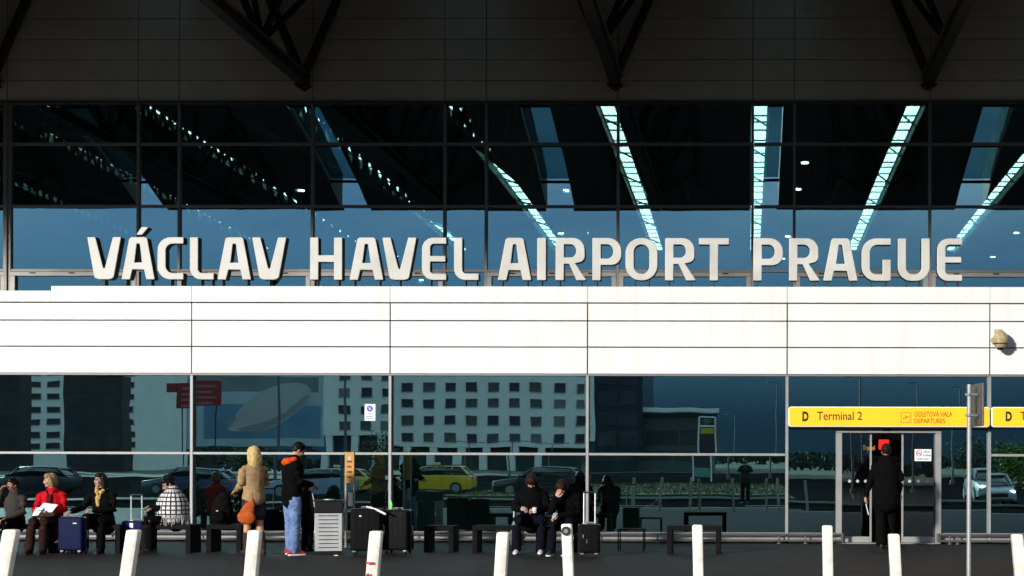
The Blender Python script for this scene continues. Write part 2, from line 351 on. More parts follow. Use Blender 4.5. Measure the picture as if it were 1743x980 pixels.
# ---- upper glazing
UY = 4.0
ux = [XF(p, UY, 330) for p in (236.5, 306, 532.5, 757.5, 828, 1052, 1281, 1352, 1582.5)]
bay = ux[6]-ux[3]                            # structural pitch
ux = [ux[0]-bay+ (ux[1]-ux[0])*0 , ux[1]-bay, XF(14, UY, 330)] + ux + [ux[3]+2*bay, ux[4]+2*bay, ux[5]+2*bay, ux[6]+2*bay]
slots = [ux[6]-bay*3, ux[6]-bay*2, ux[6]-bay, ux[6], ux[6]+bay, ux[6]+2*bay, ux[6]+3*bay]
SW = ux[4]-ux[3]                             # width of a narrow bay
uz = [ZF(500, UY), ZF(461, UY), ZF(351.5, UY), ZF(245.3, UY), ZF(175.5, UY)]
for i, (a, b) in enumerate(zip(ux, ux[1:])):
    wide = 0.03 if abs(a-XF(14, UY, 330)) > .01 else 0.085
    obj('mullion', bbox(a-wide, a+wide, UY-0.06, UY+0.10, uz[0], uz[4]-.02, 0.004, 1), dkalu, T)
    if wide > .05: obj('mullion', bbox(a-.02, a+.02, UY-0.10, UY-0.061, uz[0], uz[4]-.02, 0.004, 1), dkalu, T)
    for z0, z1 in zip(uz, uz[1:]): gpane(a+wide, b-.03, z0+.03, z1-.03, UY, tilt=0.0007)
    for k in (1, 2, 3):
        obj('transom', bbox(a+wide+.001, b-.031, UY-0.05, UY+0.09, uz[k]-.028, uz[k]+.028, 0.004, 1), dkalu, T)
    if b-a > 1.5:                            # opening lights along the bottom
        fr = bpy.data.objects.new('vent_window', None); COL.objects.link(fr); fr.parent = T
        fm = mat('vent_frame', (0.27, 0.25, 0.225), 0.5, 0.15, 0.1, 4)
        z1 = uz[1]-.03
        obj('frame_head', bbox(a+wide+.002, b-.032, UY-.075, UY-.002, z1-.095, z1-.005, .004, 1), fm, fr)
        obj('frame_jamb', bbox(a+wide+.002, a+wide+.10, UY-.075, UY-.002, uz[0], z1-.097, .004, 1), fm, fr)
        obj('frame_jamb', bbox(b-.13, b-.032, UY-.075, UY-.002, uz[0], z1-.097, .004, 1), fm, fr)
        for k in range(3):
            x = a+(b-a)*(.2+.3*k); obj('hinge', bbox(x-.06, x+.06, UY-.09, UY-.076, z1-.045, z1-.02, .003, 1), black, fr)
obj('top_profile', bbox(ux[0], ux[-1], UY-.08, UY+.1, uz[4]-.018, uz[4]+.035, .004, 1), mat('dark_profile', (0.05, .047, .043), .5, .2, .1, 3), T)
obj('flat_roof', box(BM(), XL, XR, 0.46, UY-.11, zrows[0]-.15, zrows[0]+.1), mat('roof_felt', (.64,.62,.59), .9, 0, .15, 2), T)
obj('sill_wall', box(BM(), XL, XR, UY-.105, UY+.1, zrows[0]-.15, uz[0]-.01), dkalu, T)
# ---- spandrel panels above the glass, under the canopy
sp_m = mat('grey_panel', (0.60, 0.555, 0.49), 0.8, 0.0, 0.12, 1.2, spec=.05)
sz = [uz[4]+.035] + [ZF(p, UY) for p in (137.5, 102.5, 67.5, 32, -3, -38, -73)]
for a, b in zip(ux, ux[1:]):
    for z0, z1 in zip(sz, sz[1:]):
        bm = bbox(a+.008, b-.008, UY-.05, UY+.0, z0+.008, z1-.008, .004, 1)
        bmesh.ops.rotate(bm, cent=((a+b)/2, UY, (z0+z1)/2), matrix=Matrix.Rotation(rp.gauss(0, .004), 3, 'X'), verts=bm.verts[:])
        obj('grey_panel', bm, sp_m, T)
obj('upper_backing', box(BM(), ux[0]-.5, ux[-1]+.5, UY+.11, UY+.35, uz[4]+.02, 17.6), grout, T)
# ---- hall interior
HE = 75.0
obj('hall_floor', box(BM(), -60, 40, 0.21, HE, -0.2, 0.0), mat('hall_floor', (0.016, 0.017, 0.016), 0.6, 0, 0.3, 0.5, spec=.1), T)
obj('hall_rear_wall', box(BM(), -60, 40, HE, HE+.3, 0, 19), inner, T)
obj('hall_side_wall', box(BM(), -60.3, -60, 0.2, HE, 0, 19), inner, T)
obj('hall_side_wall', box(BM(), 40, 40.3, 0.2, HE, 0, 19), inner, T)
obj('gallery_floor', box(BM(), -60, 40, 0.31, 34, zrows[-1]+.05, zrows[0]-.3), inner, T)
def roofz(y): return 17.0 - 0.00029*(y-16)**2
ys = [UY+.4] + [9+4.4*i for i in range(16)]
sl_ = [ux[6]+k*bay for k in range(-7, 5)]
for a, b in zip([-60]+[s+SW for s in sl_], sl_+[40]):
    bm = BM()
    for y0, y1 in zip(ys, ys[1:]):
        za, zb = roofz(y0), roofz(y1)
        v = [bm.verts.new(p) for p in ((a,y0,za),(b,y0,za),(b,y1,zb),(a,y1,zb),(a,y0,za+.5),(b,y0,za+.5),(b,y1,zb+.5),(a,y1,zb+.5))]
        for f in ((3,2,1,0),(4,5,6,7),(0,1,5,4),(1,2,6,5),(2,3,7,6),(3,0,4,7)): bm.faces.new([v[i] for i in f])
    obj('hall_roof', bm, inner, T)
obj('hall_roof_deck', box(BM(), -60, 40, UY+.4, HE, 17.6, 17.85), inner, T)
# interior lattice trusses below the roof
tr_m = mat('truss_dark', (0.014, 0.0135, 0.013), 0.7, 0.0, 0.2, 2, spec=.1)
tx = [XF(p, UY, 140) for p in (527.5, 1048.5, 1585)]; tp = (tx[2]-tx[0])/2
txs = [tx[0]-2*tp, tx[0]-tp, tx[0], tx[1], tx[2], tx[2]+tp]
for X in [tx[0]+k*tp for k in range(-5, 5)]:
    bm = BM()
    def zb(y): return 14.2 if X > 8 else min(14.3, (12.0 if y < 20 else 12.75+(y-23)*.062))      # bottom chord rises with the arch of the hall
    path_tube(bm, [(X, y, zb(y)) for y in [UY+.5, 14, 23, 30, 37, 44, 50, 60, HE-.1]], .14, 8)
    for s in (-.8, .8): path_tube(bm, [(X+s, y, roofz(y)-.12) for y in ys], .11, 6)
    for i in range(44):
        y = UY+.6+1.6*i
        if y+1.7 > HE: break
        for s in (-.8, .8):
            tube(bm, (X, y, zb(y)), (X+s, y+.8, roofz(y+.8)-.12), .075, n=6); tube(bm, (X+s, y+.8, roofz(y+.8)-.12), (X, y+1.6, zb(y+1.6)), .075, n=6)
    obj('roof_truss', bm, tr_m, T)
# skylight strips: each a thing with bars and panes glowing in place of daylight
rl = mat('skylight_glow_pane', (0.8, 0.9, 0.88), 0.5, emit=(0.90, 1.0, 0.98), estr=11.0)
rlg = mat('pane_reveal', (0.045, 0.10, 0.085), 0.6, 0, .2, 2, spec=.1)
nice = {-6: 'sixth glowing skylight strip left of the straight one, far inside the hall', -5: 'broken glowing skylight strip at far left, seen through the lattice trusses', -4: 'fourth glowing skylight strip left of the straight one', -3: 'third glowing skylight strip left of the straight one', -2: 'glowing skylight strip running behind the word AIRPORT from upper left', -1: 'glowing skylight strip just left of the straight one',
        0: 'straight upright glowing skylight strip between AIRPORT and PRAGUE', 1: 'glowing skylight strip leaning right above the word PRAGUE', 2: 'glowing skylight strip at far right beside the last letter E'}
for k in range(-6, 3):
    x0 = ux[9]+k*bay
    st = thing('skylight_strip', nice[k], 'roof light', (x0, 0, 0), 0, 'skylights in the hall roof, glowing in place of daylight')
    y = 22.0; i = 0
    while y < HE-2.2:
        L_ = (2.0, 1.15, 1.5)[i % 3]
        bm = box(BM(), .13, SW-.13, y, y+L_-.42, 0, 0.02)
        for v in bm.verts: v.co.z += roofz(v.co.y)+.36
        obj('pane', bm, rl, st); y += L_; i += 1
    for xx in (0.005, SW-.045):
        bm = BM()
        for y0, y1 in zip(ys[3:], ys[4:]):
            za, zb2 = roofz(y0), roofz(y1)
            v = [bm.verts.new(p) for p in ((xx,y0,za+.01),(xx+.04,y0,za+.01),(xx+.04,y1,zb2+.01),(xx,y1,zb2+.01),(xx,y0,za+.40),(xx+.04,y0,za+.40),(xx+.04,y1,zb2+.40),(xx,y1,zb2+.40))]
            for f in ((3,2,1,0),(4,5,6,7),(0,1,5,4),(1,2,6,5),(2,3,7,6),(3,0,4,7)): bm.faces.new([v[j] for j in f])
        obj('reveal', bm, rlg, st)
    bm = BM()
    for j in range(8):
        y = 24+6*j; tube(bm, (0.0, y, roofz(y)-.05), (SW, y+2.2, roofz(y+2.2)-.05), .045, n=6)
    obj('brace', bm, tr_m, st)
# ceiling spot lamps (lit) under the hall roof
dl = mat('lamp_glow', (1, 1, 1), 0.5, emit=(1.0, 0.98, 0.93), estr=18)
spots = [(90,182),(513,325),(750,187),(778,200),(963,325),(1370,278),(1440,277),(1358,323),(1413,323),(1003,397),(955,398),(1730,397),(1690,438),(676,437),(717,477),(1332,441),(1385,397),(1341,403)]
words = ['top left corner of the glazing','above the first letter of the second word','high above the end of the second word','beside the strip above the last letter of the second word','above the first R of AIRPORT','upper left of the pair right of the straight strip','upper right of the pair right of the straight strip','lower left of the pair right of the straight strip','lower right of the pair right of the straight strip','over the R of AIRPORT','over the I of AIRPORT','at the far right above the last E','right of the last letter E','by the V of the second word','below the E of the second word','beside the P of PRAGUE','over the second letter of PRAGUE','over the P of PRAGUE']
for (px, py), wd in zip(spots, words):
    zl = 15.2; d = ray(px, py); t = (zl-CAM.z)/d.z; p = CAM+d*t
    if p.y > HE-1: t = (HE-1.5-CAM.y)/d.y; p = CAM+d*t
    st = thing('ceiling_spot', 'small lit ceiling spot lamp, ' + wd, 'lamp', p, 0, 'spot lamps in the hall')
    bm = BM(); tube(bm, (0,0,0), (0,0,.06), .17, .17, 14); obj('lens', bm, dl, st)
    bm = BM(); tube(bm, (0,0,.061), (0,0,.3), .2, .16, 14); tube(bm, (0,0,.3), (0,0,max(.35, roofz(p.y)-p.z+.02)), .02, n=6); obj('housing', bm, black, st)
# ================================================================== canopy
K = thing('entrance_canopy', 'deep dark entrance canopy on lattice trusses above the panel wall', 'canopy')
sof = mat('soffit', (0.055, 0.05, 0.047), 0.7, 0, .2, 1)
CL = 15.9
prof = [(0, 12.95), (3, 12.95), (6, 12.65), (8.5, 12.2), (10.3, 11.75), (12.5, 11.1), (14.5, 10.4), (CL, 9.83)]
def cz(l):
    for (a, za), (b, zb) in zip(prof, prof[1:]):
        if l <= b: return za+(zb-za)*(l-a)/(b-a)
    return prof[-1][1]
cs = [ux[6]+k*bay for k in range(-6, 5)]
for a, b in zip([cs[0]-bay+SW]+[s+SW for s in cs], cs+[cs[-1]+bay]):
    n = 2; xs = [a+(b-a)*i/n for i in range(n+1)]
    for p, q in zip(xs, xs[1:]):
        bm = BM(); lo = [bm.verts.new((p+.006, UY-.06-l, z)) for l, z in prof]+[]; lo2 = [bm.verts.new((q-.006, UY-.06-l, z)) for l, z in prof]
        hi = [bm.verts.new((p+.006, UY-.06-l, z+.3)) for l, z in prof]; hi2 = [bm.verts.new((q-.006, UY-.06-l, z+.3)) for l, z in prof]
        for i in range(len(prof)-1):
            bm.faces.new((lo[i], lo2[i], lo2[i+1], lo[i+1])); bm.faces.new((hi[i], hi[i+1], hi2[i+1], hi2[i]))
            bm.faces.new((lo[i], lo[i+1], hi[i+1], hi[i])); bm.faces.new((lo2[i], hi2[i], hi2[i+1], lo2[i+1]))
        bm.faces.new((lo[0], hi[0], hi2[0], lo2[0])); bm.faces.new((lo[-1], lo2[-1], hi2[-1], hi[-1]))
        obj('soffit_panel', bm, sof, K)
for s in cs:                                  # added upstands, out of view, that keep low sun out of the slots
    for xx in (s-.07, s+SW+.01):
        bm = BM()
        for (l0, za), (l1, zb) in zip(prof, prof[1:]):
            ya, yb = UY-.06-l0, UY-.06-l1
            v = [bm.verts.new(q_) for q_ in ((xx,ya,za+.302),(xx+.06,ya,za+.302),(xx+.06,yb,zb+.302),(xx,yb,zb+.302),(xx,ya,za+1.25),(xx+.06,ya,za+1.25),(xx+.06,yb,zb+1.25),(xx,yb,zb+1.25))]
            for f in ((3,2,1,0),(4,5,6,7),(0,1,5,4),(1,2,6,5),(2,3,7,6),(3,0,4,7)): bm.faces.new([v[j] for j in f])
        obj('slot_sun_baffle', bm, sof, K)
for s in cs:                                  # glazed slots between the roof panels
    for i, ((l0, za), (l1, zb)) in enumerate(zip(prof, prof[1:])):
        if l0 >= 14.4: continue
        bm = BM(); x0, x1, ya, yb = s+.02, s+SW-.02, UY-.08-l0, UY-.06-l1+.04
        v = [bm.verts.new(p) for p in ((x0,ya,za+.2),(x1,ya,za+.2),(x1,yb,zb+.2),(x0,yb,zb+.2),(x0,ya,za+.215),(x1,ya,za+.215),(x1,yb,zb+.215),(x0,yb,zb+.215))]
        for f in ((3,2,1,0),(4,5,6,7),(0,1,5,4),(1,2,6,5),(2,3,7,6),(3,0,4,7)): bm.faces.new([v[j] for j in f])
        obj('slot_pane', bm, SLOTG, K)
        bm = BM(); tube(bm, (s, yb, zb+.1), (s+SW, yb, zb+.1), .05, n=6); obj('slot_bar', bm, tr_m, K)
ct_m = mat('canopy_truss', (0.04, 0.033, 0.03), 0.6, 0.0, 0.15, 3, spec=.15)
zch = ZF(141, UY, 800)
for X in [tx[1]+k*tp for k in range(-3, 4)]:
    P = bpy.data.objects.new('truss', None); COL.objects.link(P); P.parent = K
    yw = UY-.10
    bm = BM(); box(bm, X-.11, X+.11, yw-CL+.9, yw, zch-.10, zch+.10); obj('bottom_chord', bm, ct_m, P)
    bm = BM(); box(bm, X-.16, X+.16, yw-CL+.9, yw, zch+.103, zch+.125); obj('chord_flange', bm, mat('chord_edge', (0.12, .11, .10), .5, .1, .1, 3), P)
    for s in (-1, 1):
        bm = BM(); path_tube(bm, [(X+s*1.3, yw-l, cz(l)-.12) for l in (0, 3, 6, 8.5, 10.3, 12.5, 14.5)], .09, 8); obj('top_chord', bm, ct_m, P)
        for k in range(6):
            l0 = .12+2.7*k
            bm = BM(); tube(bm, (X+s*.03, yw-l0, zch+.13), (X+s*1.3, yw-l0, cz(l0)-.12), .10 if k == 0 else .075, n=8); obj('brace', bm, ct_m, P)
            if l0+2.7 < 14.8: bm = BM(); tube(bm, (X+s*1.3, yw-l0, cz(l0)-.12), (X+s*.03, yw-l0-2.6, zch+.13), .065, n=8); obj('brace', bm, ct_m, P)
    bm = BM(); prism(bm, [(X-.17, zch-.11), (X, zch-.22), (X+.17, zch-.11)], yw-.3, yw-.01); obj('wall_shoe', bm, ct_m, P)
# ================================================================== big letters
LET = {}
s = 0.20                                       # stroke, cap height = 1; outlines in units of cap height, width given per letter below
def A_(w): 
    m = w/2; c = 0.118
    o = outline([(0,0,.02),(s*1.03,0,.02),(s*1.03+.055,.235),(w-s*1.03-.055,.235),(w-s*1.03,0,.02),(w,0,.02),(m+.215,.97,.16),(m+.16,1.0,.05),(m-.16,1.0,.05),(m-.215,.97,.16)])
    h = outline([(s*1.03+.10,.40),(w-s*1.03-.10,.40),(m+.035,.845,.03),(m-.035,.845,.03)])
    return [o, h]
def V_(w):
    m = w/2
    return [outline([(0,1,.02),(s*1.0,1,.02),(m,.20,.02),(w-s*1.0,1,.02),(w,1,.02),(m+.23,.03,.18),(m+.12,0,.08),(m-.12,0,.08),(m-.23,.03,.18)])]
def C_(w): return [outline([(w,1,.02),(.0,1,.34),(0,0,.34),(w,0,.02),(w,.155,.02),(s,.155,.17),(s,.845,.17),(w,.845,.02)], 8)]
def L_(w): return [outline([(0,1,.02),(s,1,.02),(s,.155,.10),(w,.155,.02),(w,0,.02),(0,0,.27)], 8)]
def H_(w): return [outline([(0,0,.02),(s,0,.02),(s,.42),(w-s,.42),(w-s,0,.02),(w,0,.02),(w,1,.02),(w-s,1,.02),(w-s,.58),(s,.58),(s,1,.02),(0,1,.02)])]
def E_(w): return [outline([(w,1,.02),(0,1,.27),(0,0,.27),(w,0,.02),(w,.15,.02),(s,.15,.09),(s,.43),(w-.02,.43,.02),(w-.02,.57,.02),(s,.57),(s,.85,.09),(w,.85,.02)], 7)]
def I_(w): return [outline([(0,0,.02),(w,0,.02),(w,1,.02),(0,1,.02)])]
def P_(w): return [outline([(0,0,.02),(s,0,.02),(s,.36),(w,.36,.33),(w,1,.33),(0,1,.03)], 8), outline([(s,.515),(w-s,.515,.165),(w-s,.845,.165),(s,.845)], 7)]
def R_(w): return [outline([(0,0,.02),(s,0,.02),(s,.385),(s+.12,.385),(w-s-.02,0,.02),(w+.02,0,.02),(w-.25,.40),(w-.02,.45,.2),(w-.03,1,.29),(0,1,.03)], 8), outline([(s,.54),(w-s-.03,.54,.14),(w-s-.03,.845,.14),(s,.845)], 7)]
def O_(w): return [outline([(0,0,.36),(w,0,.36),(w,1,.36),(0,1,.36)], 9), outline([(s,.155,.20),(w-s,.155,.20),(w-s,.845,.20),(s,.845,.20)], 8)]
def T_(w): m = w/2; return [outline([(m-s/2,0,.02),(m+s/2,0,.02),(m+s/2,.845),(w,.845,.02),(w,1,.02),(0,1,.02),(0,.845,.02),(m-s/2,.845)])]
def G_(w): return [outline([(w,1,.02),(0,1,.34),(0,0,.34),(w,0,.05),(w,.5,.02),(w-s,.5,.02),(w-s,.155,.02),(s,.155,.18),(s,.845,.18),(w,.845,.02)], 8)]
def U_(w): return [outline([(0,1,.02),(0,0,.33),(w,0,.33),(w,1,.02),(w-s,1,.02),(w-s,.155,.16),(s,.155,.16),(s,1,.02)], 8)]
SHAPE = dict(A=A_, V=V_, C=C_, L=L_, H=H_, E=E_, I=I_, P=P_, R=R_, O=O_, T=T_, G=G_, U=U_)
row = [('V',147.8,206),('A',206.5,263.5),('C',267.6,312.4),('L',322.8,364),('A',369.9,427.5),('V',428.7,487.4),
       ('H',527.5,582.6),('A',594.6,652.8),('V',650.4,709),('E',717.9,759.8),('L',772.6,815),
       ('A',847.2,904.6),('I',914.2,929.6),('R',945.5,997.1),('P',1008.2,1058),('O',1064.6,1119.5),('R',1132,1183.9),('T',1189.4,1241.2),
       ('P',1282.3,1333),('R',1343,1395),('A',1401,1460.3),('G',1466.5,1516.6),('U',1528,1582.9),('E',1595,1638.2)]
cream = mat('letter_face', (0.58, 0.57, 0.525), 0.5, 0.0, 0.10, 1.6, stain=(0.46, 0.45, 0.41))
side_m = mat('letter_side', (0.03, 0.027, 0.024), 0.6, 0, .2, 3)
SG = thing('airport_name_sign', 'row of big cream capital letters, the airport name, standing on the white band', 'sign')
LY, LD = 0.10, 0.20
for i, (ch, a, b) in enumerate(row):
    yb = 475.2 + 2.9*(a-150)/1490; yt = 403.0+2.6*(a-150)/1490
    z0, z1 = W(a, yb, LY).z, W(a, yt, LY).z; x0, x1 = XF(a, LY, 440), XF(b, LY, 440); h = z1-z0
    loops = [[(x0+x*h, z0+z*h) for x, z in lp] for lp in SHAPE[ch]((x1-x0)/h)]
    bm = flat_solid(loops, LY, LY+LD, 0.012)
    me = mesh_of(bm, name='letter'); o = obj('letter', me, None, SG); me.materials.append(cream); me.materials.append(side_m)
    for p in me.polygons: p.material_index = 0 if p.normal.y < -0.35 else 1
    o['label'] = 'letter ' + ('Á' if i == 1 else ch)
    if i == 1:
        ac = [(XF(231.5, LY, 390), W(231, 399.5, LY).z), (XF(241.5, LY, 390), W(241, 399.5, LY).z), (XF(253.5, LY, 390), W(253, 386, LY).z), (XF(240.5, LY, 390), W(240, 386, LY).z)]
        me2 = mesh_of(flat_solid([outline([(x, z, .012) for x, z in ac], 2)], LY, LY+LD, .01), name='accent'); o2 = obj('accent', me2, None, o); me2.materials.append(cream); me2.materials.append(side_m)
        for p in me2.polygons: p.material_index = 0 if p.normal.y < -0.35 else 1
    feet = {'V':(.5,),'T':(.5,),'I':(.5,),'P':(.15,),'O':(.3,.72),'C':(.5,.9),'L':(.45,.9),'U':(.3,.7),'E':(.35,.85),'G':(.35,.85),'A':(.13,.87),'H':(.13,.87),'R':(.13,.85)}[ch]
    for fx in feet:
        x = x0+(x1-x0)*fx
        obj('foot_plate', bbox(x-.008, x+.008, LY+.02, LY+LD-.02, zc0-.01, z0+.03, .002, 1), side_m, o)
# ================================================================== illuminated yellow signs
yel = mat('sign_yellow', (0.88, 0.38, 0.004), 0.45, 0, .10, .9, emit=(1.0, .42, 0.0), estr=.5)
wh_edge = mat('sign_edge', (0.8, 0.78, 0.72), .45, 0, .1, 3)
ink = mat('sign_ink', (0.03, 0.018, 0.01), .6); brown = mat('sign_brown_ink', (0.24, 0.07, 0.01), .6)
def yellow_sign(pxa, pxb, label, full=True):
    Y0, Y1 = -0.26, -0.03
    xa, xb_, z0, z1 = XF(pxa, Y0, 709), XF(pxb, Y0, 709), W(1510, 726.5, Y0).z, W(1510, 692, Y0).z
    q = thing('terminal_sign', label, 'sign', (0, 0, 0), 0, 'yellow terminal signs over the doors')
    o = obj('housing', flat_solid([outline([(xa,z0,.05),(xb_,z0,.05),(xb_,z1,.05),(xa,z1,.05)], 4)], Y0+.012, Y1, .006), wh_edge, q)
    e = .018
    obj('face', flat_solid([outline([(xa+e,z0+e,.04),(xb_-e,z0+e,.04),(xb_-e,z1-e,.04),(xa+e,z1-e,.04)], 4)], Y0, Y0+.0105, 0), yel, q)
    obj('underside', bbox(xa+.03, xb_-.03, Y0+.03, Y1-.02, z0-.022, z0-.001, .003, 1), black, q)
    P = lambda px, py: W(px, py, Y0); off = pxa-1342.0; yt = Y0-.0008
    def tx_(body, a, b, za, zb, m, bold):
        A, B = P(a+off, zb), P(b+off, za); obj('lettering', text_mesh(body, A.x, B.x, A.z, B.z, yt, bold, .002), m, q)
    tx_('D', 1365.5, 1376.5, 700, 717, ink, .055)
    tx_('Terminal 2', 1390.5, 1467.5, 700.3, 714.7, mat('sign_dark_ink', (0.06, .03, .01), .6), .012)
    if full:
        a, b = P(1533.5, 719.5), P(1550.5, 701.5)
        o_ = outline([(a.x,a.z,.008),(b.x,a.z,.008),(b.x,b.z,.008),(a.x,b.z,.008)], 2); t = .009
        obj('pictogram_frame', flat_solid([o_, [(a.x+t,a.z+t),(b.x-t,a.z+t),(b.x-t,b.z-t),(a.x+t,b.z-t)]], yt-.002, yt, 0), brown, q)
        c = P(1542, 710.5); k = .062
        plane = [(-1.0,-.30),(-.2,-.12),(.15,.02),(1.0,.32),(1.05,.5),(.75,.5),(.3,.33),(-.1,.75),(-.32,.72),(-.05,.2),(-.5,.02),(-.72,.22),(-.9,.2),(-.78,-.08)]
        obj('plane_pictogram', prism(BM(), [(c.x+x*k, c.z-.01+z*k) for x, z in plane], yt-.002, yt), brown, q)
        tx_('ODLETOVÁ HALA', 1556.5, 1621, 698.2, 709, brown, .012)
        tx_('DEPARTURES', 1556.5, 1608.5, 712.2, 720.3, brown, .012)
    return q
yellow_sign(1342, 1685, 'yellow Terminal 2 departures sign above the half open sliding door')
yellow_sign(1688, 2031, 'second yellow sign at the right edge, cut by the frame', False)
# ================================================================== CCTV camera on the band
cc = thing('dome_camera', 'weathered yellowish dome security camera on the white band', 'camera', W(1703, 578, -0.28))
cm = mat('camera_cream', (0.50, 0.42, 0.22), .5, 0, .35, 18, stain=(.24, .19, .1))
sharp(obj('housing', loft(BM(), [(0,0,-.075),(0,0,-.06),(0,0,.05),(0,0,.065)], [.125,.14,.14,.12], n=28), cm, cc), 50)
sharp(obj('neck', loft(BM(), [(0,0,.08),(0,0,.15)], [.05,.05]), cm, cc)); sharp(obj('bracket', path_tube(BM(), [(0,0,.155),(0,.08,.175),(0,.2,.16),(0,.275,.15)], .03, 10), cm, cc))
obj('wall_plate', bbox(-.07, .07, .262, .279, .06, .22, .01, 2), cm, cc); obj('side_box', bbox(-.175, -.13, -.05, .05, -.05, .03, .01, 2), cm, cc)
sharp(obj('lens_dome', ball(BM(), (0,-.005,-.10), .098, .098, .10), black, cc), 80)
bm = BM(); tube(bm, (0,0,-.082), (0,0,-.068), .15, n=28); obj('trim_ring', bm, blackplastic, cc)
# ================================================================== notices on the glass
nt_ = thing('window_notice', 'white notice with blue round symbol stuck on the glass', 'sign')
a, b = W(620.5, 716, .08), W(639, 687.5, .08); wp = mat('notice_white', (.8, .82, .84), .5, 0, .05, 5)
obj('sheet', bbox(a.x, b.x, .082, .087, a.z, b.z, .001, 1), wp, nt_); blue = mat('notice_blue', (.02, .05, .42), .5)
c = W(629.5, 695.3, .08); bm = BM(); tube(bm, (c.x, .0812, c.z), (c.x, .0795, c.z), .058, n=24); obj('blue_symbol', bm, blue, nt_)
bm = BM(); tube(bm, (c.x-.025, .079, c.z+.02), (c.x+.025, .079, c.z-.025), .009, n=6); tube(bm, (c.x-.01, .079, c.z-.025), (c.x+.012, .079, c.z+.028), .007, n=6); obj('symbol_mark', bm, wp, nt_)
gi = mat('notice_grey_ink', (.12, .12, .14), .6)
for k, (w0, py) in enumerate(((.045, 704.5), (.065, 708.5), (.075, 712.5))):
    z = W(629.5, py, .08).z; obj('printed_line', bbox(c.x-w0, c.x+w0, .0802, .0815, z-.007, z+.007), gi, nt_)
ns = thing('no_smoking_sign', 'white no smoking sign on the right leaf of the sliding door', 'sign')
a, b = W(1557, 784.5, .08), W(1585.5, 764.5, .08)
obj('plate', bbox(a.x, b.x, .094, .104, a.z, b.z, .002, 1), wp, ns)
c = W(1564.3, 771.3, .09); red = mat('notice_red', (.5, .03, .02), .5)
bm = BM(); bmesh.ops.create_cone(bm, cap_ends=False, segments=24, radius1=.05, radius2=.05, depth=.004); bm.free()
ring = [[(c.x+.058*math.cos(t*.2618), c.z+.058*math.sin(t*.2618)) for t in range(24)], [(c.x+.044*math.cos(t*.2618), c.z+.044*math.sin(t*.2618)) for t in range(24)]]
obj('red_ring', flat_solid(ring, .0915, .0935, 0), red, ns); bm = BM(); tube(bm, (c.x-.034, .0922, c.z+.034), (c.x+.034, .0922, c.z-.034), .006, n=6); obj('red_slash', bm, red, ns)
obj('cigarette_mark', bbox(c.x-.036, c.x+.03, .0928, .0938, c.z-.008, c.z+.006), ink, ns)
for body, p0, p1, q0, q1 in (('ZÁKAZ', 1571.5, 1583.5, 766.2, 770.4), ('KOUŘENÍ', 1571, 1584.3, 772.2, 776.6), ('V CELÉM OBJEKTU', 1558.5, 1584, 779.2, 782.8)):
    A, B = W(p0, q1, .09), W(p1, q0, .09); obj('lettering', text_mesh(body, A.x, B.x, A.z, B.z, .0936, .02, .0015), ink, ns)
# ================================================================== guard rails along the foot of the glass
rail_m = mat('rail_steel', (0.09, 0.087, 0.084), .5, .3, .15, 6)
def rail(pa, pb, posts, label):
    y = -0.16; xa, xb_ = XF(pa, y, 910), XF(pb, y, 910); z1, z2 = ZF(908.5, y, 1100), ZF(919, y, 1100)
    q = thing('guard_rail', label, 'railing', (0,0,0), 0, 'low rails guarding the glass')
    for z in (z1, z2): bm = BM(); tube(bm, (xa, y, z), (xb_, y, z), .020, n=10); sharp(obj('tube', bm, rail_m, q))
    for p in posts:
        x = XF(p, y, 910)
        bm = BM(); tube(bm, (x, y+.025, 0.0), (x, y+.025, z1+.01), .016, n=8); obj('post', bm, rail_m, q)
        bm = BM(); tube(bm, (x, y+.025, 0.0005), (x, y+.025, .012), .05, n=12); obj('base_plate', bm, rail_m, q)
    for x in (xa, xb_):
        bm = BM(); tube(bm, (x, y, z2-.03), (x, y, z1+.03), .03, n=10); sharp(obj('end_post', bm, rail_m, q))
    return q
rail(-120, 1434, [30, 175, 330, 520, 700, 880, 1119, 1326, 1371], 'long low steel guard rail left of the sliding door')
rail(1597, 1960, [1617, 1630, 1730, 1850], 'short low steel guard rail right of the sliding door')
# ================================================================== inside the hall: airline desks
def desk(label, px0, px1, texts, col, yd=5.5):
    xa, xb_ = XF(px0, yd, 800), XF(px1, yd, 800)
    q = thing('airline_desk', label, 'desk', ((xa+xb_)/2, yd, 0), 0, 'airline desks inside the hall'); w = (xb_-xa)/2
    m = mat('desk_%d' % px0, col, .5, 0, .1, 2)
    obj('counter', bbox(-w, w, -.9, -.25, 0, 1.05, .02), mat('desk_front', (.16, .17, .16), .5, 0, .1, 2), q); obj('counter_top', bbox(-w-.04, w+.04, -.96, -.2, 1.052, 1.09, .01), mat('desk_top', (.3, .3, .28), .3, 0, .1, 2), q)
    obj('board', bbox(-w, w, 0, .08, 1.2, 2.05, .01), m, q)
    for s in (-w+.1, w-.1): obj('post', bbox(s-.03, s+.03, .085, .14, 0, 2.05, .005, 1), alu, q)
    for body, pa, pb, ya, yb, tc in texts:
        A, B = W(pa, yb, yd), W(pb, ya, yd); onb = A.z > 1.2
        obj('lettering', text_mesh(body, A.x-(xa+xb_)/2, B.x-(xa+xb_)/2, A.z, B.z, -.003 if onb else -.903, .015, .004), tc, q)
dkt = mat('lettering_dark', (.015, .018, .02), .5); grt = mat('lettering_grey', (.20, .22, .22), .5)
desk('teal airline desk behind the two seated men in black', 690, 996, [('Austrian', 838, 958, 793, 814, dkt), ], (.10, .22, .20))
desk('teal airline desk left of the sliding door', 1040, 1330, [('Austrian', 1098, 1215, 797, 817, dkt)], (.08, .17, .16), 5.5)
desk('dark airline desk behind the litter bin and post sign', 560, 684, [('ussels airlines', 596, 680, 815, 835, grt)], (.02, .03, .05))
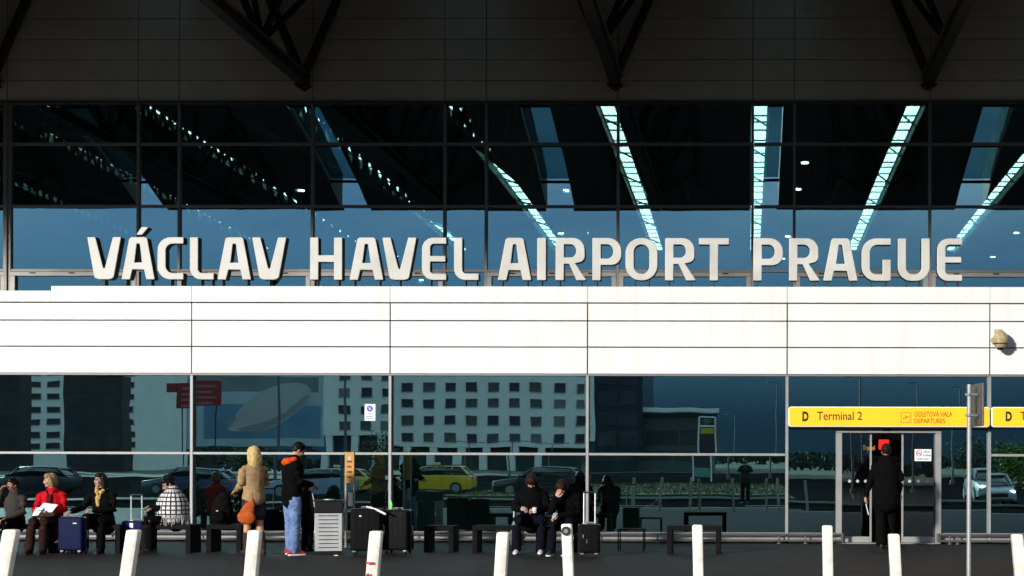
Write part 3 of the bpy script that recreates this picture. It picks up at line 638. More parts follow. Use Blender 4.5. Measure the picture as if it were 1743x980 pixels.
desk('dark airline desk behind the woman in the checked shawl', 250, 450, [('brussels', 330, 420, 812, 834, grt)], (.02, .025, .04))
lf = thing('airline_board', 'low olive lettered panel inside the glass behind the long bench', 'panel', (0, 4.2, 0))
xa, xb_ = XF(1125, 4.2, 850), XF(1232, 4.2, 850)
obj('panel', bbox(xa, xb_, 0, .06, .35, 1.1, .008), mat('panel_olive', (.10, .11, .05), .5, 0, .1, 2), lf); obj('foot', bbox(xa+.1, xb_-.1, -.15, .25, 0, .348, .01), black, lf)
A, B = W(1136, 858, 4.2), W(1216, 843, 4.2); obj('lettering', text_mesh('Lufthansa', A.x, B.x, A.z, B.z, -.003, .015, .004), dkt, lf)
# red lit sign and shop lettering deep inside, seen through the open door
rs = thing('red_light_box', 'glowing red light box deep inside seen through the open door', 'sign', (0, 14, 0)); a, b = W(1495.5, 765, 14), W(1513, 748, 14)
obj('face', bbox(a.x, b.x, 0, .01, a.z, b.z, .003, 1), mat('red_glow', (.6, .02, .02), .5, emit=(1, .03, .02), estr=.9), rs); obj('case', bbox(a.x-.03, b.x+.03, .012, .2, a.z-.03, b.z+.03, .01), black, rs)
tube_ = BM(); tube(tube_, ((a.x+b.x)/2, .1, b.z+.03), ((a.x+b.x)/2, .1, zrows[-1]+.045), .02, n=6); obj('hanger', tube_, black, rs)
ts = thing('travel_shop_sign', 'dim orange Travel lettering deep inside left of the open door', 'sign', (0, 14, 0)); a, b = W(1468, 766, 14), W(1489, 758, 14)
obj('lettering', text_mesh('Travel', a.x, b.x, a.z, b.z, 0, .02, .02), mat('amber_glow', (.5, .25, .05), .5, emit=(1, .5, .12), estr=.45), ts); obj('fascia', bbox(a.x-1.5, b.x+1.2, .012, .2, a.z-.15, b.z+.15, .01), black, ts)
for x in (a.x-1.3, b.x+1.0): tube_ = BM(); tube(tube_, (x, .1, b.z+.15), (x, .1, zrows[-1]+.045), .02, n=6); obj('hanger', tube_, black, ts)
# ================================================================== bollards
bw = mat('bollard_white', (0.74, 0.73, 0.69), .5, 0, .10, 9, .1, 60, stain=(.50, .46, .36))
def bollard(px_top, py_top, px_bot, wpx, h, label, lens=False):
    """curved flat white post; distance follows from the height of its top"""
    d = ray(px_top, py_top); t = (h-CAM.z)/d.z; top = CAM+d*t
    half = wpx/2*(top.y-CAM.y)/F
    q = thing('bollard', label, 'bollard', (0,0,0), 0, 'white bollards before the terminal')
    # lean read from the photo: the post curves sideways a little towards its top
    db = ray(px_bot, 980); kx = (CAM+db*((top.y-CAM.y)/db.y)); lean = (top.x-kx.x)/max(.05, (top.z-kx.z))
    x0 = top.x-lean*h*0.75; q.location = (x0, top.y, 0)
    pts = []; N = 9; th = .035
    L, Rr = [], []
    for i in range(N+1):
        f = i/N; z = f*h; x = lean*h*0.75*(f**1.35)
        pts.append((x, z))
    poly = [(x-half, z) for x, z in pts] ; poly2 = [(x+half, z) for x, z in pts]
    o = obj('post', flat_solid([outline([(p[0], p[1]) for p in poly2] [:-1] + [(poly2[-1][0], poly2[-1][1], half*.35), (poly[-1][0], poly[-1][1], half*.35)] + [(p[0], p[1]) for p in poly[-2::-1]], 3)], -th, th, .006), bw, q); sharp(o, 50)
    obj('base_plate', bbox(-half-.04, half+.04, -.08, .08, .0, .014, .004, 1), alu, q)
    if lens:
        bm = BM(); c = (pts[-1][0], -th-.014, h-.055); tube(bm, c, (c[0], -th, c[2]), .036, n=20); obj('lens_ring', bm, blackplastic, q)
        bm = BM(); tube(bm, (c[0], c[1]-.004, c[2]), (c[0], c[1]-.0005, c[2]), .018, n=16); obj('lens', bm, mat('lens_grey', (.2, .2, .2), .15), q)
    return q
bollard(20.5, 901, 5, 24, 1.0, 'white leaning bollard at the left edge before the red coat woman')
bollard(228.5, 901.5, 216, 21, 1.0, 'white leaning bollard in front of the blue trolley suitcase')
bollard(434.5, 902.5, 427, 21, 1.0, 'white leaning bollard in front of the blonde woman')
chb = bollard(641, 903.5, 634, 20.5, 1.0, 'white bollard with a red and white chain tied to it')
bollard(856.5, 905.5, 851.5, 20, 1.0, 'white bollard left of the seated man with white shoes')
bollard(964.5, 891.5, 968.5, 17.5, 1.0, 'white bollard with a round black lens near its top', True)
bollard(1187, 893, 1189, 17.5, 1.0, 'white upright bollard in front of the long bench')
bollard(1408, 894, 1409.5, 17.5, 1.0, 'white upright bollard just left of the sliding door')
bollard(1521, 908.5, 1525, 19, 1.0, 'white bollard in front of the man at the door')
bollard(1730.5, 909, 1737, 19, 1.0, 'white leaning bollard at the right edge of the picture')
# red and white plastic chain on the fourth bollard
d = ray(641, 903.5); t = (1.0-CAM.z)/d.z; bt = CAM+d*t
ch = thing('barrier_chain', 'red and white plastic chain hanging from a bollard', 'chain', (bt.x, bt.y-.06, .0))
cr = mat('chain_red', (.55, .03, .03), .5, 0, .1, 9); cwh = mat('chain_white', (.75, .72, .68), .5, 0, .1, 9)
def link(bm, c, dirv, flip):
    s_, w_ = frame_of(dirv); w_ = s_ if flip else w_; dirv = dirv.normalized(); pts = []
    for k in range(13):
        a = 2*math.pi*k/12; pts.append(c + dirv*math.cos(a)*.024 + w_*math.sin(a)*.012)
    return path_tube(bm, pts, .0045, 5)
cpts = [Vector((.035, 0, .66)), Vector((.0, -.01, .55)), Vector((-.05, -.02, .45)), Vector((-.12, -.03, .34)), Vector((-.22, -.04, .24)), Vector((-.36, -.05, .15)), Vector((-.55, -.06, .085)), Vector((-.8, -.07, .055))]
ts_ = []
for a, b in zip(cpts, cpts[1:]):
    n = max(1, int((b-a).length/.037))
    for k in range(n): ts_.append((a.lerp(b, k/n), b-a))
for k, (c, dv) in enumerate(ts_): obj('link', link(BM(), c, dv, k % 2), cr if (k//2) % 2 == 0 else cwh, ch)
obj('tape_band', bbox(-.058, -.012, -.006, .02, .772, .786, .003, 1), cr, ch); obj('tape_knot', loft(BM(), [(-.085, 0, .60), (-.07, .01, .66), (-.045, .0, .70)], [.03, .022, .01]), cr, ch); obj('tape_knot', loft(BM(), [(.045, 0, .60), (.055, .01, .64), (.048, .0, .68)], [.012, .014, .008]), cwh, ch)
# ================================================================== traffic sign seen from behind
d = ray(1649, 985); t = (0-CAM.z)/d.z; pb = CAM+d*t
gal = mat('galvanised', (.33, .33, .325), .5, .35, .2, 14)
ps = thing('traffic_sign_post', 'grey post with a narrow traffic sign seen from behind', 'traffic sign', pb)
ztop = W(1649, 654, pb.y).z
bm = BM(); tube(bm, (0,0,0), (0,0,ztop), .03, n=16); sharp(obj('post', bm, gal, ps)); bm = BM(); tube(bm, (0,0,ztop), (0,0,ztop+.01), .034, n=16); obj('cap', bm, black, ps)
z0, z1 = W(1660, 725, pb.y).z, W(1660, 653, pb.y).z
pl = obj('sign_plate', bbox(-.30, .30, .045, .075, z0, z1+.01, .012, 2), mat('plate_back', (.11, .095, .085), .5, .25, .15, 8), ps); pl.rotation_euler = (0, 0, R(-84)); 
pl.location = (.075, .19, 0)
for z in (z1-.14, z0+.14):
    cl = obj('clamp', bbox(-.045, .12, -.036, .036, z-.018, z+.018, .006, 1), gal, ps); cl.rotation_euler = (0, 0, R(30))
obj('foot_plate', bbox(-.09, .09, -.09, .09, .0005, .012, .003, 1), gal, ps)
# ================================================================== benches
bk = mat('bench_black', (.007, .0066, .0063), .6, 0, .3, 6, spec=.04)
def bench(pa, pb_, py_foot, py_top, label, depth=.48, legw=.085, thin=False):
    A, B = G(pa, py_foot), G(pb_, py_foot); w = (B.x-A.x); y = (A.y+B.y)/2
    h = W((pa+pb_)/2, py_top, y).z
    q = thing('bench', label, 'bench', ((A.x+B.x)/2, y, 0), 0, 'low black benches along the glass')
    lw = .022 if thin else legw; st = .03 if thin else .075
    obj('seat', bbox(-w/2, w/2, 0, depth, h-st, h, .008), bk, q)
    for s in (-1, 1):
        xa = -w/2 if s < 0 else w/2-lw
        if thin:
            for yy in (0.0, depth-.024): obj('leg', bbox(xa, xa+lw, yy, yy+.022, 0, h-st-.001, .004, 1), bk, q)
        else: obj('leg', bbox(xa, xa+lw, .004, depth-.004, 0, h-st-.001, .008), bk, q)
    return q
bench(-60, 92, 941, 893, 'black bench under the red coat woman at the left edge')
bench(118, 205, 941, 893, 'black bench under the woman with the yellow scarf')
bench(238, 325, 941, 893, 'black bench under the woman in the checked shawl')
bench(350, 411, 940, 893, 'empty black bench behind the blonde woman')
bench(721, 772, 940, 895, 'small empty black stool bench right of the big black luggage')
bench(803, 921, 941, 895, 'black bench under the seated man with white shoes')
bench(929, 985, 940, 896, 'black bench under the man covering his face')
bench(1051, 1096, 938, 900, 'thin legged empty black stool right of the black trolley case', .42, thin=True)
bench(1135, 1227, 943, 895, 'long empty black bench behind an upright bollard')
# ================================================================== litter bin, post sign
p = G(559, 944)
bn = thing('litter_bin', 'silver slatted litter bin with a black ash top', 'bin', p, R(14))
silver = mat('bin_silver', (.50, .50, .48), .4, .3, .12, 6)
w, dp = .21, .42; hb = W(559, 851, p.y).z
obj('body', bbox(-w+.012, w-.012, .02, dp-.01, .05, hb-.22, .01), black, bn)
zz0, zz1 = .06, hb-.215
def slotted(x0, x1, z0, z1, n=9):
    hs = []
    for k in range(n):
        z = z0+(z1-z0)*(k+.75)/(n+.5); hs.append([(x0+.055, z), (x1-.055, z), (x1-.055, z+.014), (x0+.055, z+.014)])
    return flat_solid([[(x0, z0), (x1, z0), (x1, z1), (x0, z1)]]+hs, -.008, .008, .001)
obj('front_panel', slotted(-w, w, zz0, zz1), silver, bn).location = (0, .006, 0)
for s in (-1, 1):
    o = obj('side_panel', slotted(.03, dp-.03, zz0, zz1), silver, bn); o.rotation_euler = (0, 0, R(90)); o.location = (s*(w+.002), 0.0, 0)
obj('hood', bbox(-w-.01, w+.01, -.005, dp, hb-.205, hb-.02, .012), black, bn); obj('ash_lid', bbox(-w-.03, w+.03, -.025, dp+.02, hb-.018, hb, .006), blackplastic, bn)
bm = BM(); tube(bm, (0, dp/2, hb), (0, dp/2, hb+.012), .09, n=18); obj('ash_ring', bm, silver, bn); obj('plinth', bbox(-w+.03, w-.03, .03, dp-.03, 0, .05, .006, 1), black, bn)
obj('litter', bbox(0,.07,0,.03,0,.012,.003,1), cwh, None).location = (G(568, 946).x, G(568, 946).y, .0005)
tag(bpy.data.objects['litter'], 'scrap of white paper on the ground beside the bin', 'litter')
p = G(594, 933)
pg = thing('post_sign', 'narrow orange upright sign on twin posts behind the bin', 'sign', p)
s_ = (p.y-CAM.y)/F; top = W(594, 769, p.y).z; zb = W(594, 822, p.y).z
stl = mat('post_steel', (.25, .235, .2), .45, .4, .15, 8)
for px in (589, 602.5):
    x = W(px, 850, p.y).x-p.x; bm = BM(); tube(bm, (x, 0, 0), (x, 0, top), .026 if px < 595 else .018, n=12); sharp(obj('post', bm, stl, pg))
xa, xb_ = W(588.5, 800, p.y).x-p.x, W(604, 800, p.y).x-p.x
obj('panel', bbox(xa, xb_, -.05, -.028, zb, top-.005, .006), mat('orange_panel', (.50, .235, .012), .5, 0, .15, 6), pg)
mk = mat('dark_print', (.16, .03, .01), .6)
for k in range(4): z = top-.17-.09*k; obj('printed_mark', bbox(xa+.035, xb_-.035-.01*(k % 2), -.0525, -.0505, z-.018, z+.018), mk, pg)
bm = BM(); tube(bm, ((xa+xb_)/2, -.0525, top-.1), ((xa+xb_)/2, -.0505, top-.1), .022, n=14); obj('pictogram_head', bm, mat('pale_print', (.55, .5, .4), .6), pg); obj('pictogram_body', bbox((xa+xb_)/2-.02, (xa+xb_)/2+.02, -.0525, -.0505, top-.165+.02, top-.125), MATS['pale_print'], pg)
z0, z1 = W(596, 861, p.y).z, W(596, 838, p.y).z; bm = BM(); tube(bm, ((xa+xb_)/2+.02, -.05, z0), ((xa+xb_)/2+.02, -.05, z1), .042, n=18); sharp(obj('cup_holder', bm, mat('holder_grey', (.55, .54, .5), .45, 0, .15, 8), pg))
obj('base_plate', bbox(-.16, .16, -.1, .1, .0005, .015, .004, 1), stl, pg)
# ================================================================== luggage
def suitcase(px0, px1, py_bot, py_top, label, col, handle=None, rz=0.0, depth=.25, name='suitcase', ribs=True, hl=0.0):
    A, B = G(px0, py_bot), G(px1, py_bot); w = B.x-A.x; h = W((px0+px1)/2, py_top, A.y).z
    q = thing(name, label, 'suitcase', ((A.x+B.x)/2, A.y, 0), rz); m = mat('shell_%d' % px0, col, .5, 0, .12, 7, .15, 120, spec=.04)
    zb = .06
    sharp(obj('shell', bbox(-w/2, w/2, 0, depth, zb, h, min(.05, w*.14), 4), m, q), 50)
    trim = mat('case_trim', (.05, .05, .055), .4, 0, .1, 8)
    bm = bbox(-w/2-.006, w/2+.006, depth*.47, depth*.53, zb-.006, h+.006, .004, 1); obj('seam', bm, trim, q)
    if ribs:
        for k in range(4): x = -w*.3+w*.2*k; obj('rib', bbox(x-.012, x+.012, -.004, .01, zb+.07, h-.07, .003, 1), m, q)
    for sx in (-1, 1):
        for yy in (.05, depth-.05):
            bm = BM(); x = sx*(w/2-.06); tube(bm, (x-.014, yy, .03), (x+.014, yy, .03), .03, n=14); wh = obj('wheel', bm, blackplastic, q); obj('wheel_fork', bbox(x-.03, x+.03, yy-.025, yy+.025, .04, zb+.01, .006, 1), mat('fork_grey', (.22, .22, .22), .4, .2, .1, 8), q)
    sharp(obj('grip', path_tube(BM(), [(-.09, depth/2, h-.005), (-.08, depth/2, h+.028), (.08, depth/2, h+.028), (.09, depth/2, h-.005)], .012, 8), MATS['fork_grey'], q))
    sharp(obj('side_grip', path_tube(BM(), [(w/2-.005, depth/2, h*.42), (w/2+.03, depth/2, h*.45), (w/2+.03, depth/2, h*.62), (w/2-.005, depth/2, h*.65)], .011, 8), MATS['fork_grey'], q))
    if hl > 0:
        hw = min(.09, w*.3)
        for sx in (-1, 1): bm = BM(); tube(bm, (sx*hw, depth*.8, h), (sx*hw, depth*.8, h+hl), .011, n=8); sharp(obj('handle_tube', bm, mat('handle_alu', (.7, .7, .68), .35, .3, .05, 4), q))
        obj('handle_bar', bbox(-hw-.02, hw+.02, depth*.8-.02, depth*.8+.02, h+hl, h+hl+.028, .01, 2), black, q)
        obj('handle_base', bbox(-hw-.02, hw+.02, depth*.8-.02, depth*.8+.02, h+.001, h+.02, .004, 1), MATS['handle_alu'], q)
    return q, w, h
q, w, h = suitcase(96, 141, 943.5, 880, 'dark blue hard shell suitcase before the woman with the yellow scarf', (.008, .011, .045), rz=R(-6), ribs=False)
obj('plate', bbox(.06, .125, -.004, .002, h-.11, h-.09, .002, 1), mat('plate_pale', (.5, .5, .5), .4), q)
q, w, h = suitcase(205, 243, 940, 887, 'blue suitcase with its trolley handle pulled up', (.008, .012, .07), ribs=False, hl=.42)
obj('name_tag', bbox(-.03, .03, -.006, .0, h-.11, h-.03, .004, 1), mat('tag_white', (.75, .75, .73), .5), q)
q, w, h = suitcase(596, 648, 944, 866, 'big black suitcase with a white strap right of the bin', (.006, .0058, .0058), rz=R(5), ribs=True, depth=.3)
strap = mat('strap_white', (.75, .74, .72), .5, 0, .1, 8)
o = obj('strap', loft(BM(), [(.02, .0, h+.035), (.16, -.01, h+.0), (.2, -.02, h-.02), (.33, -.03, h-.085)], [(.008, .016), (.003, .010), (.008, .018), (.004, .016)]), strap, q); obj('tag', bbox(-.1, -.06, -.006, .0, h-.13, h-.105, .003, 1), strap, q)
q, w, h = suitcase(649, 695, 943, 868, 'big black suitcase with a green tag by the mullion', (.006, .0058, .0058), rz=R(-8), ribs=True, depth=.32)
obj('tag', loft(BM(), [(-.06, -.01, h+.02), (-.055, -.02, h+.09), (-.075, -.02, h+.17)], [(.02, .004), (.022, .004), (.018, .004)]), mat('tag_green', (.12, .6, .06), .5), q)
suitcase(868, 889, 934, 894, 'small grey trolley case left of the seated man with white shoes', (.12, .115, .105), hl=.38, depth=.2, ribs=False)
q, w, h = suitcase(984, 1021, 948, 893, 'black trolley case with raised handle beside the man covering his face', (.006, .0058, .0058), hl=.5, depth=.26, rz=R(4))
obj('zip_pull', bbox(-.1, -.09, -.004, 0, .3, .36, .002, 1), strap, q); obj('zip_pull', bbox(-.04, -.03, -.004, 0, .22, .3, .002, 1), strap, q)
# ================================================================== people
from mathutils import noise as mnoise
def fuse(bm, voxel=.012, smooth=3, folds=0.0, seed=0.0, fscale=7.0):
    """melt overlapping closed shapes into one continuous surface"""
    me = mesh_of(bm); ob = bpy.data.objects.new('f', me); COL.objects.link(ob)
    r = ob.modifiers.new('r', 'REMESH'); r.mode = 'VOXEL'; r.voxel_size = voxel; r.use_smooth_shade = True
    if smooth: s_ = ob.modifiers.new('s', 'SMOOTH'); s_.factor = .5; s_.iterations = smooth
    dg = bpy.context.evaluated_depsgraph_get(); m2 = bpy.data.meshes.new_from_object(ob.evaluated_get(dg))
    bpy.data.objects.remove(ob); bpy.data.meshes.remove(me)
    if folds:
        nrm = [v.normal.copy() for v in m2.vertices]
        for v, n in zip(m2.vertices, nrm):
            c = v.co*fscale + Vector((seed, seed*1.7, 0)); c.z *= 1.7
            v.co += n*folds*(1-2*abs(mnoise.noise(c)))
    for p in m2.polygons: p.use_smooth = True
    return m2
SKIN = mat('skin', (.46, .25, .17), .55, 0, .12, 20)
SKIN2 = mat('skin_tan', (.38, .19, .12), .55, 0, .12, 20)
eye_m = mat('eye_dark', (.02, .015, .012), .25); lip_m = mat('lips', (.32, .10, .09), .5)
def V3(t): return Vector(t)
def stand():
    J = dict(pel=(0,0,.95), wai=(0,0,1.09), che=(0,-.01,1.30), nec=(0,.01,1.48), hd=(0,-.015,1.635))
    for s, k in ((-1,'A'),(1,'B')):
        J.update({'s'+k:(s*.178,0,1.395), 'e'+k:(s*.23,.03,1.14), 'w'+k:(s*.24,-.05,.90), 'h'+k:(s*.088,0,.93), 'k'+k:(s*.10,-.015,.50), 'a'+k:(s*.105,.02,.09)})
    return {k: V3(v) for k, v in J.items()}
def sit():
    J = dict(pel=(0,.02,.545), wai=(0,.02,.67), che=(0,0,.87), nec=(0,-.02,1.05), hd=(0,-.05,1.205))
    for s, k in ((-1,'A'),(1,'B')):
        J.update({'s'+k:(s*.175,-.01,.985), 'e'+k:(s*.22,-.06,.73), 'w'+k:(s*.10,-.27,.64), 'h'+k:(s*.09,-.02,.54), 'k'+k:(s*.12,-.44,.545), 'a'+k:(s*.12,-.43,.09)})
    return {k: V3(v) for k, v in J.items()}
def rotm(yaw=0, pitch=0, roll=0): return Matrix.Rotation(R(yaw), 3, 'Z') @ Matrix.Rotation(R(pitch), 3, 'X') @ Matrix.Rotation(R(roll), 3, 'Y')
def fingers(bm, w, e, curl, nrm, sgn):
    d = (w-e).normalized(); n = (nrm - d*nrm.dot(d)).normalized(); sd = d.cross(n)*sgn
    for i, (off, ln) in enumerate(((-.030,.066),(-.010,.077),(.010,.072),(.029,.056))):
        p = w + d*.085 + sd*off; dd = d.copy(); pts = [w+d*.06+sd*off*.9]
        for sgm in range(3):
            pts.append(p); dd = (dd*math.cos(R(curl)) + n*math.sin(R(curl))).normalized(); p = p + dd*ln*(.42,.32,.26)[sgm]
        pts.append(p); loft(bm, pts, [.0095,.0095,.009,.008,.0065], n=8)
    p = w + d*.03 - sd*.028; t1 = (d*.55 - sd*.75 + n*.25).normalized(); t2 = (d*.85 - sd*.2 + n*.45).normalized()
    loft(bm, [p, p+t1*.035, p+t1*.035+t2*.032, p+t1*.035+t2*.055], [.013,.012,.0105,.008], n=8)
def limb(bm, pts, rad): loft(bm, pts, rad, n=12)
def person(label, loc, rotz, J, o, group=None, scale=1.0):
    q = thing('person', label, 'person', loc, R(rotz), group); q.scale = (scale,)*3
    seed = loc[0]; sk = o.get('skin', SKIN); hr = o.get('headrot', rotm()); fat = o.get('fat', 1.0); up_ = (J['nec']-J['pel']).normalized()
    mid = lambda a, b, t: J[a].lerp(J[b], t); side = o.get('side', Vector((1, 0, 0)))
    def torso(bm, g, low=-.06, flare=0.0):
        pts = [J['pel']+up_*low, J['pel'], J['wai'], J['che'], mid('che','nec',.6), mid('che','nec',.92)]
        rr = [(.150+flare,.105+flare),(.162,.118),(.14,.10),(.165,.118),(.155,.095),(.085,.07)]
        loft(bm, pts, [((a*fat+g), (b*fat+g)) for a, b in rr], side, n=18)
    def arm(bm, k, g, t1=1.0):
        s_, e, w = J['s'+k], J['e'+k], J['w'+k]; s0 = s_.lerp(J['che'], .25)
        limb(bm, [s0, s_.lerp(s0,.35)-up_*.012, s_.lerp(e,.13), s_.lerp(e,.5), e, e.lerp(w,.3)] + ([e.lerp(w, t1)] if t1 > .35 else []), [.060*fat+g,.058*fat+g,.056*fat+g,.050*fat+g,.043+g,.042+g] + ([.031+g] if t1 > .35 else []))
    def leg(bm, k, g, t=1.0, bag=0.0):
        h, kn, a = J['h'+k], J['k'+k], J['a'+k]
        if t < .5: limb(bm, [h, h.lerp(kn,.3), h.lerp(kn, t*2)], [.088*fat+g,.085*fat+g,.074*fat+g+bag])
        else: limb(bm, [h, h.lerp(kn,.45), kn, kn.lerp(a,.3), kn.lerp(a,.25+.75*(t-.5)*2*.98)], [.090*fat+g,.078*fat+g,.060+g,.060+g,.040+g+bag])
    HM = lambda p: J['hd'] + hr @ Vector(p)
    # --- body
    bm = BM(); torso(bm, 0)
    for k in 'AB':
        arm(bm, k, 0); leg(bm, k, 0)
        e, w = J['e'+k], J['w'+k]; d = (w-e).normalized(); n = o.get('palm'+k, Vector((0,0,-1))); n = (n-d*n.dot(d)).normalized()
        loft(bm, [w-d*.01, w+d*.03, w+d*.075], [(.026,.022),(.036,.018),(.038,.015)], d.cross(n), n=10)
        a = J['a'+k]; f = o.get('foot'+k, (a-J['k'+k]).cross(Vector((1,0,0))) if False else Vector((0,-1,0))); loft(bm, [a+Vector((0,0,-.02))-f*.03, a+Vector((0,0,-.045))+f*.06, a+Vector((0,0,-.06))+f*.14], [.035,.033,.022], n=10)
    limb(bm, [J['nec']-up_*.06, J['nec'], HM((0,.012,-.07))], [.058,.052,.05])
    ball(bm, HM((0,.005,.015)), .074, .092, .105, hr); ball(bm, HM((0,-.022,-.058)), .054, .058, .052, hr); ball(bm, HM((0,-.06,-.088)), .028, .022, .02, hr)
    loft(bm, [HM((0,-.082,.02)), HM((0,-.100,-.012)), HM((0,-.108,-.030)), HM((0,-.088,-.04))], [.009,.011,.014,.010], n=8)
    for s in (-1, 1): ball(bm, HM((s*.074,.012,-.008)), .012, .022, .032, hr, 8, 6); ball(bm, HM((s*.04,-.068,-.03)), .022,.02,.02, hr, 8, 6)
    me = fuse(bm, .011, 2); b2 = BM(); b2.from_mesh(me)
    for k in 'AB': fingers(b2, J['w'+k], J['e'+k], o.get('curl'+k, 30), o.get('palm'+k, Vector((0,0,-1))), 1 if k == 'A' else -1)
    body = obj('body', b2, sk, q, True)
    for s in (-1, 1):
        obj('eye', ball(BM(), HM((s*.031,-.080,.010)), .012,.008,.008, hr, 8, 6), eye_m, q, True); obj('eyebrow', loft(BM(), [HM((s*.015,-.088,.030)), HM((s*.046,-.080,.032))], [.005,.004], n=6), o['hair'], q, True)
    obj('mouth', loft(BM(), [HM((-.02,-.082,-.062)), HM((0,-.087,-.061)), HM((.02,-.082,-.062))], [.004,.007,.004], n=6), o.get('lip', lip_m), q, True)
    # --- hair
    bm = BM(); st = o.get('hairstyle', 'short')
    ball(bm, HM((0,.022,.032)), .084, .092, .100, hr); ball(bm, HM((0,-.018,.082)), .070, .070, .045, hr)
    if st == 'bob':
        for s in (-1, 1): loft(bm, [HM((s*.07,-.02,.05)), HM((s*.084,.0,-.02)), HM((s*.075,.02,-.075))], [.03,.032,.02], n=10)
        ball(bm, HM((0,.045,-.02)), .085,.07,.085, hr); ball(bm, HM((.02,-.055,.078)), .055,.035,.03, hr)
    if st == 'long':
        L_ = o.get('hairlen', .3)
        for s in (-1, 1): loft(bm, [HM((s*.07,-.01,.06)), HM((s*.086,.01,-.03)), HM((s*.088,.03,-.12)), HM((s*.075,.045,-.1-L_*.5))], [.03,.034,.036,.016], n=10)
        loft(bm, [HM((0,.05,.05)), HM((0,.085,-.05)), HM((0,.085,-.15)), HM((0,.08,-.08-L_*.8))], [(.075,.05),(.092,.045),(.095,.04),(.06,.02)], hr @ Vector((1,0,0)), n=12)
    if st == 'bun': ball(bm, HM((0,.10,.06)), .05, .045, .045, hr); ball(bm, HM((0,.05,-.01)), .08,.06,.07, hr)
    if st == 'mop': ball(bm, HM((0,-.05,.06)), .075,.05,.05, hr); ball(bm, HM((0,.05,-.03)), .08,.06,.08, hr); [ball(bm, HM((s*.07,-.005,.0)), .025,.05,.055, hr) for s in (-1, 1)]
    obj('hair', fuse(bm, .009, 1, .013 if st == 'mop' else .008, seed, 30 if st == 'mop' else 26), o['hair'], q)
    # --- clothes
    if o.get('top'):
        bm = BM(); torso(bm, o.get('tg', .022), o.get('low', -.09), o.get('flare', 0.0))
        for k in 'AB': arm(bm, k, .015, o.get('sleeve', .97))
        if o.get('hood'): loft(bm, [J['nec']+side*-.10+Vector((0,.02,.0)), J['nec']+Vector((0,.085,-.03)), J['nec']+side*.10+Vector((0,.02,.0))], [.04,.065,.04], n=10)
        limb(bm, [J['nec']-up_*.07, J['nec']+up_*.015], [.085,.07 if o.get('collar') else .055])
        obj(o.get('topname', 'jacket'), fuse(bm, .0125, 3, o.get('fold', .006), seed, 8), o['top'], q)
    if o.get('legs'):
        bm = BM(); loft(bm, [J['pel']-up_*.08, J['pel'], J['wai'].lerp(J['pel'], .4)], [(.155*fat+.008,.115*fat+.008),(.165*fat+.008,.122*fat+.008),(.15*fat+.008,.108*fat+.008)], side, n=18)
        for k in 'AB': leg(bm, k, o.get('lg', .014), o.get('leglen', 1.0), o.get('bag', .016))
        obj(o.get('legname', 'trousers'), fuse(bm, .0125, 3, o.get('lfold', .007), seed+3, 9), o['legs'], q)
    if o.get('skirt'):
        bm = BM(); loft(bm, o['skirt'][0], o['skirt'][1], side, n=18); obj('skirt', fuse(bm, .0125, 3, .006, seed), o['skirt'][2], q)
    for k in 'AB':
        a, f = J['a'+k], o.get('foot'+k, Vector((0,-1,0))).normalized(); z = Vector((0,0,1)); b0 = a-z*a.z if o.get('flat'+k, True) else a-z*.09
        sm = o['shoe'+k] if 'shoe'+k in o else o['shoe']; bm = BM(); pf = f.cross(z)
        loft(bm, [b0-f*.075+z*.045, b0-f*.02+z*.05, b0+f*.07+z*.047, b0+f*.15+z*.035, b0+f*.19+z*.03], [(.034,.034),(.040,.042),(.045,.040),(.046,.028),(.034,.02)], pf, n=12)
        if o.get('boot'): limb(bm, [b0+z*.05, b0+z*.12-f*.01, a.lerp(J['k'+k], o['boot'])], [.05,.055,.068])
        else: limb(bm, [b0+z*.05-f*.01, b0+z*.1-f*.012], [.045,.045])
        sh = obj('shoe', fuse(bm, .009, 2), sm, q)
        bm = BM(); pl = outline([(-.085,-.036,.03),(.05,-.048,.03),(.19,-.042,.04),(.205,0,.03),(.19,.042,.04),(.05,.048,.03),(-.085,.036,.03)], 3)
        lo = [bm.verts.new(b0+f*x+pf*y+z*.001) for x, y in pl]; hi = [bm.verts.new(b0+f*x+pf*y+z*.026) for x, y in pl]
        bm.faces.new(lo); bm.faces.new(hi[::-1])
        for i in range(len(pl)): j = (i+1) % len(pl); bm.faces.new((lo[i], lo[j], hi[j], hi[i]))
        obj('sole', bm, o.get('sole', blackplastic), sh)
    return q, J, HM
def cloth(name, c, v=.25, s=14, r=.85): return mat(name, c, r, 0, v, s, .25, 260, spec=.02)
def at_feet(px, py, back=0.0): g_ = G(px, py); return (g_.x, g_.y+back, 0)
blk = cloth('cloth_black', (.0045, .0042, .0042)); blk2 = cloth('cloth_charcoal', (.0065, .006, .006)); dnm = cloth('denim_dark', (.006, .0065, .010))
hair_blond = mat('hair_blond', (.58, .42, .18), .5, 0, .45, 60, spec=.12); hair_short_blond = mat('hair_ash_blond', (.32, .22, .11), .5, 0, .5, 60, spec=.12); hair_blk = mat('hair_black', (.007, .006, .0055), .4, 0, .3, 60, spec=.12); hair_brn = mat('hair_brown', (.018, .008, .006), .5, 0, .35, 60, spec=.12)
wsh = mat('shoe_white', (.62, .61, .59), .5, 0, .15, 20); bsh = mat('shoe_black', (.014, .013, .013), .4)
# 1 edge of picture
J = sit(); J['eA'] = V3((-.26,-.12,.80)); J['wA'] = V3((-.13,-.17,1.10)); J['wB'] = V3((.05,-.30,.62))
person('seated person in grey top at the left edge, hand raised to face', at_feet(2, 944, .42), -8, J, dict(hair=hair_blk, headrot=rotm(-25, 8), top=cloth('cloth_grey_brown', (.055,.047,.042)), topname='sweater', legs=blk, shoe=bsh, skin=SKIN2, curlA=45, palmA=V3((1,0,0)), hairstyle='short'), scale=.93)
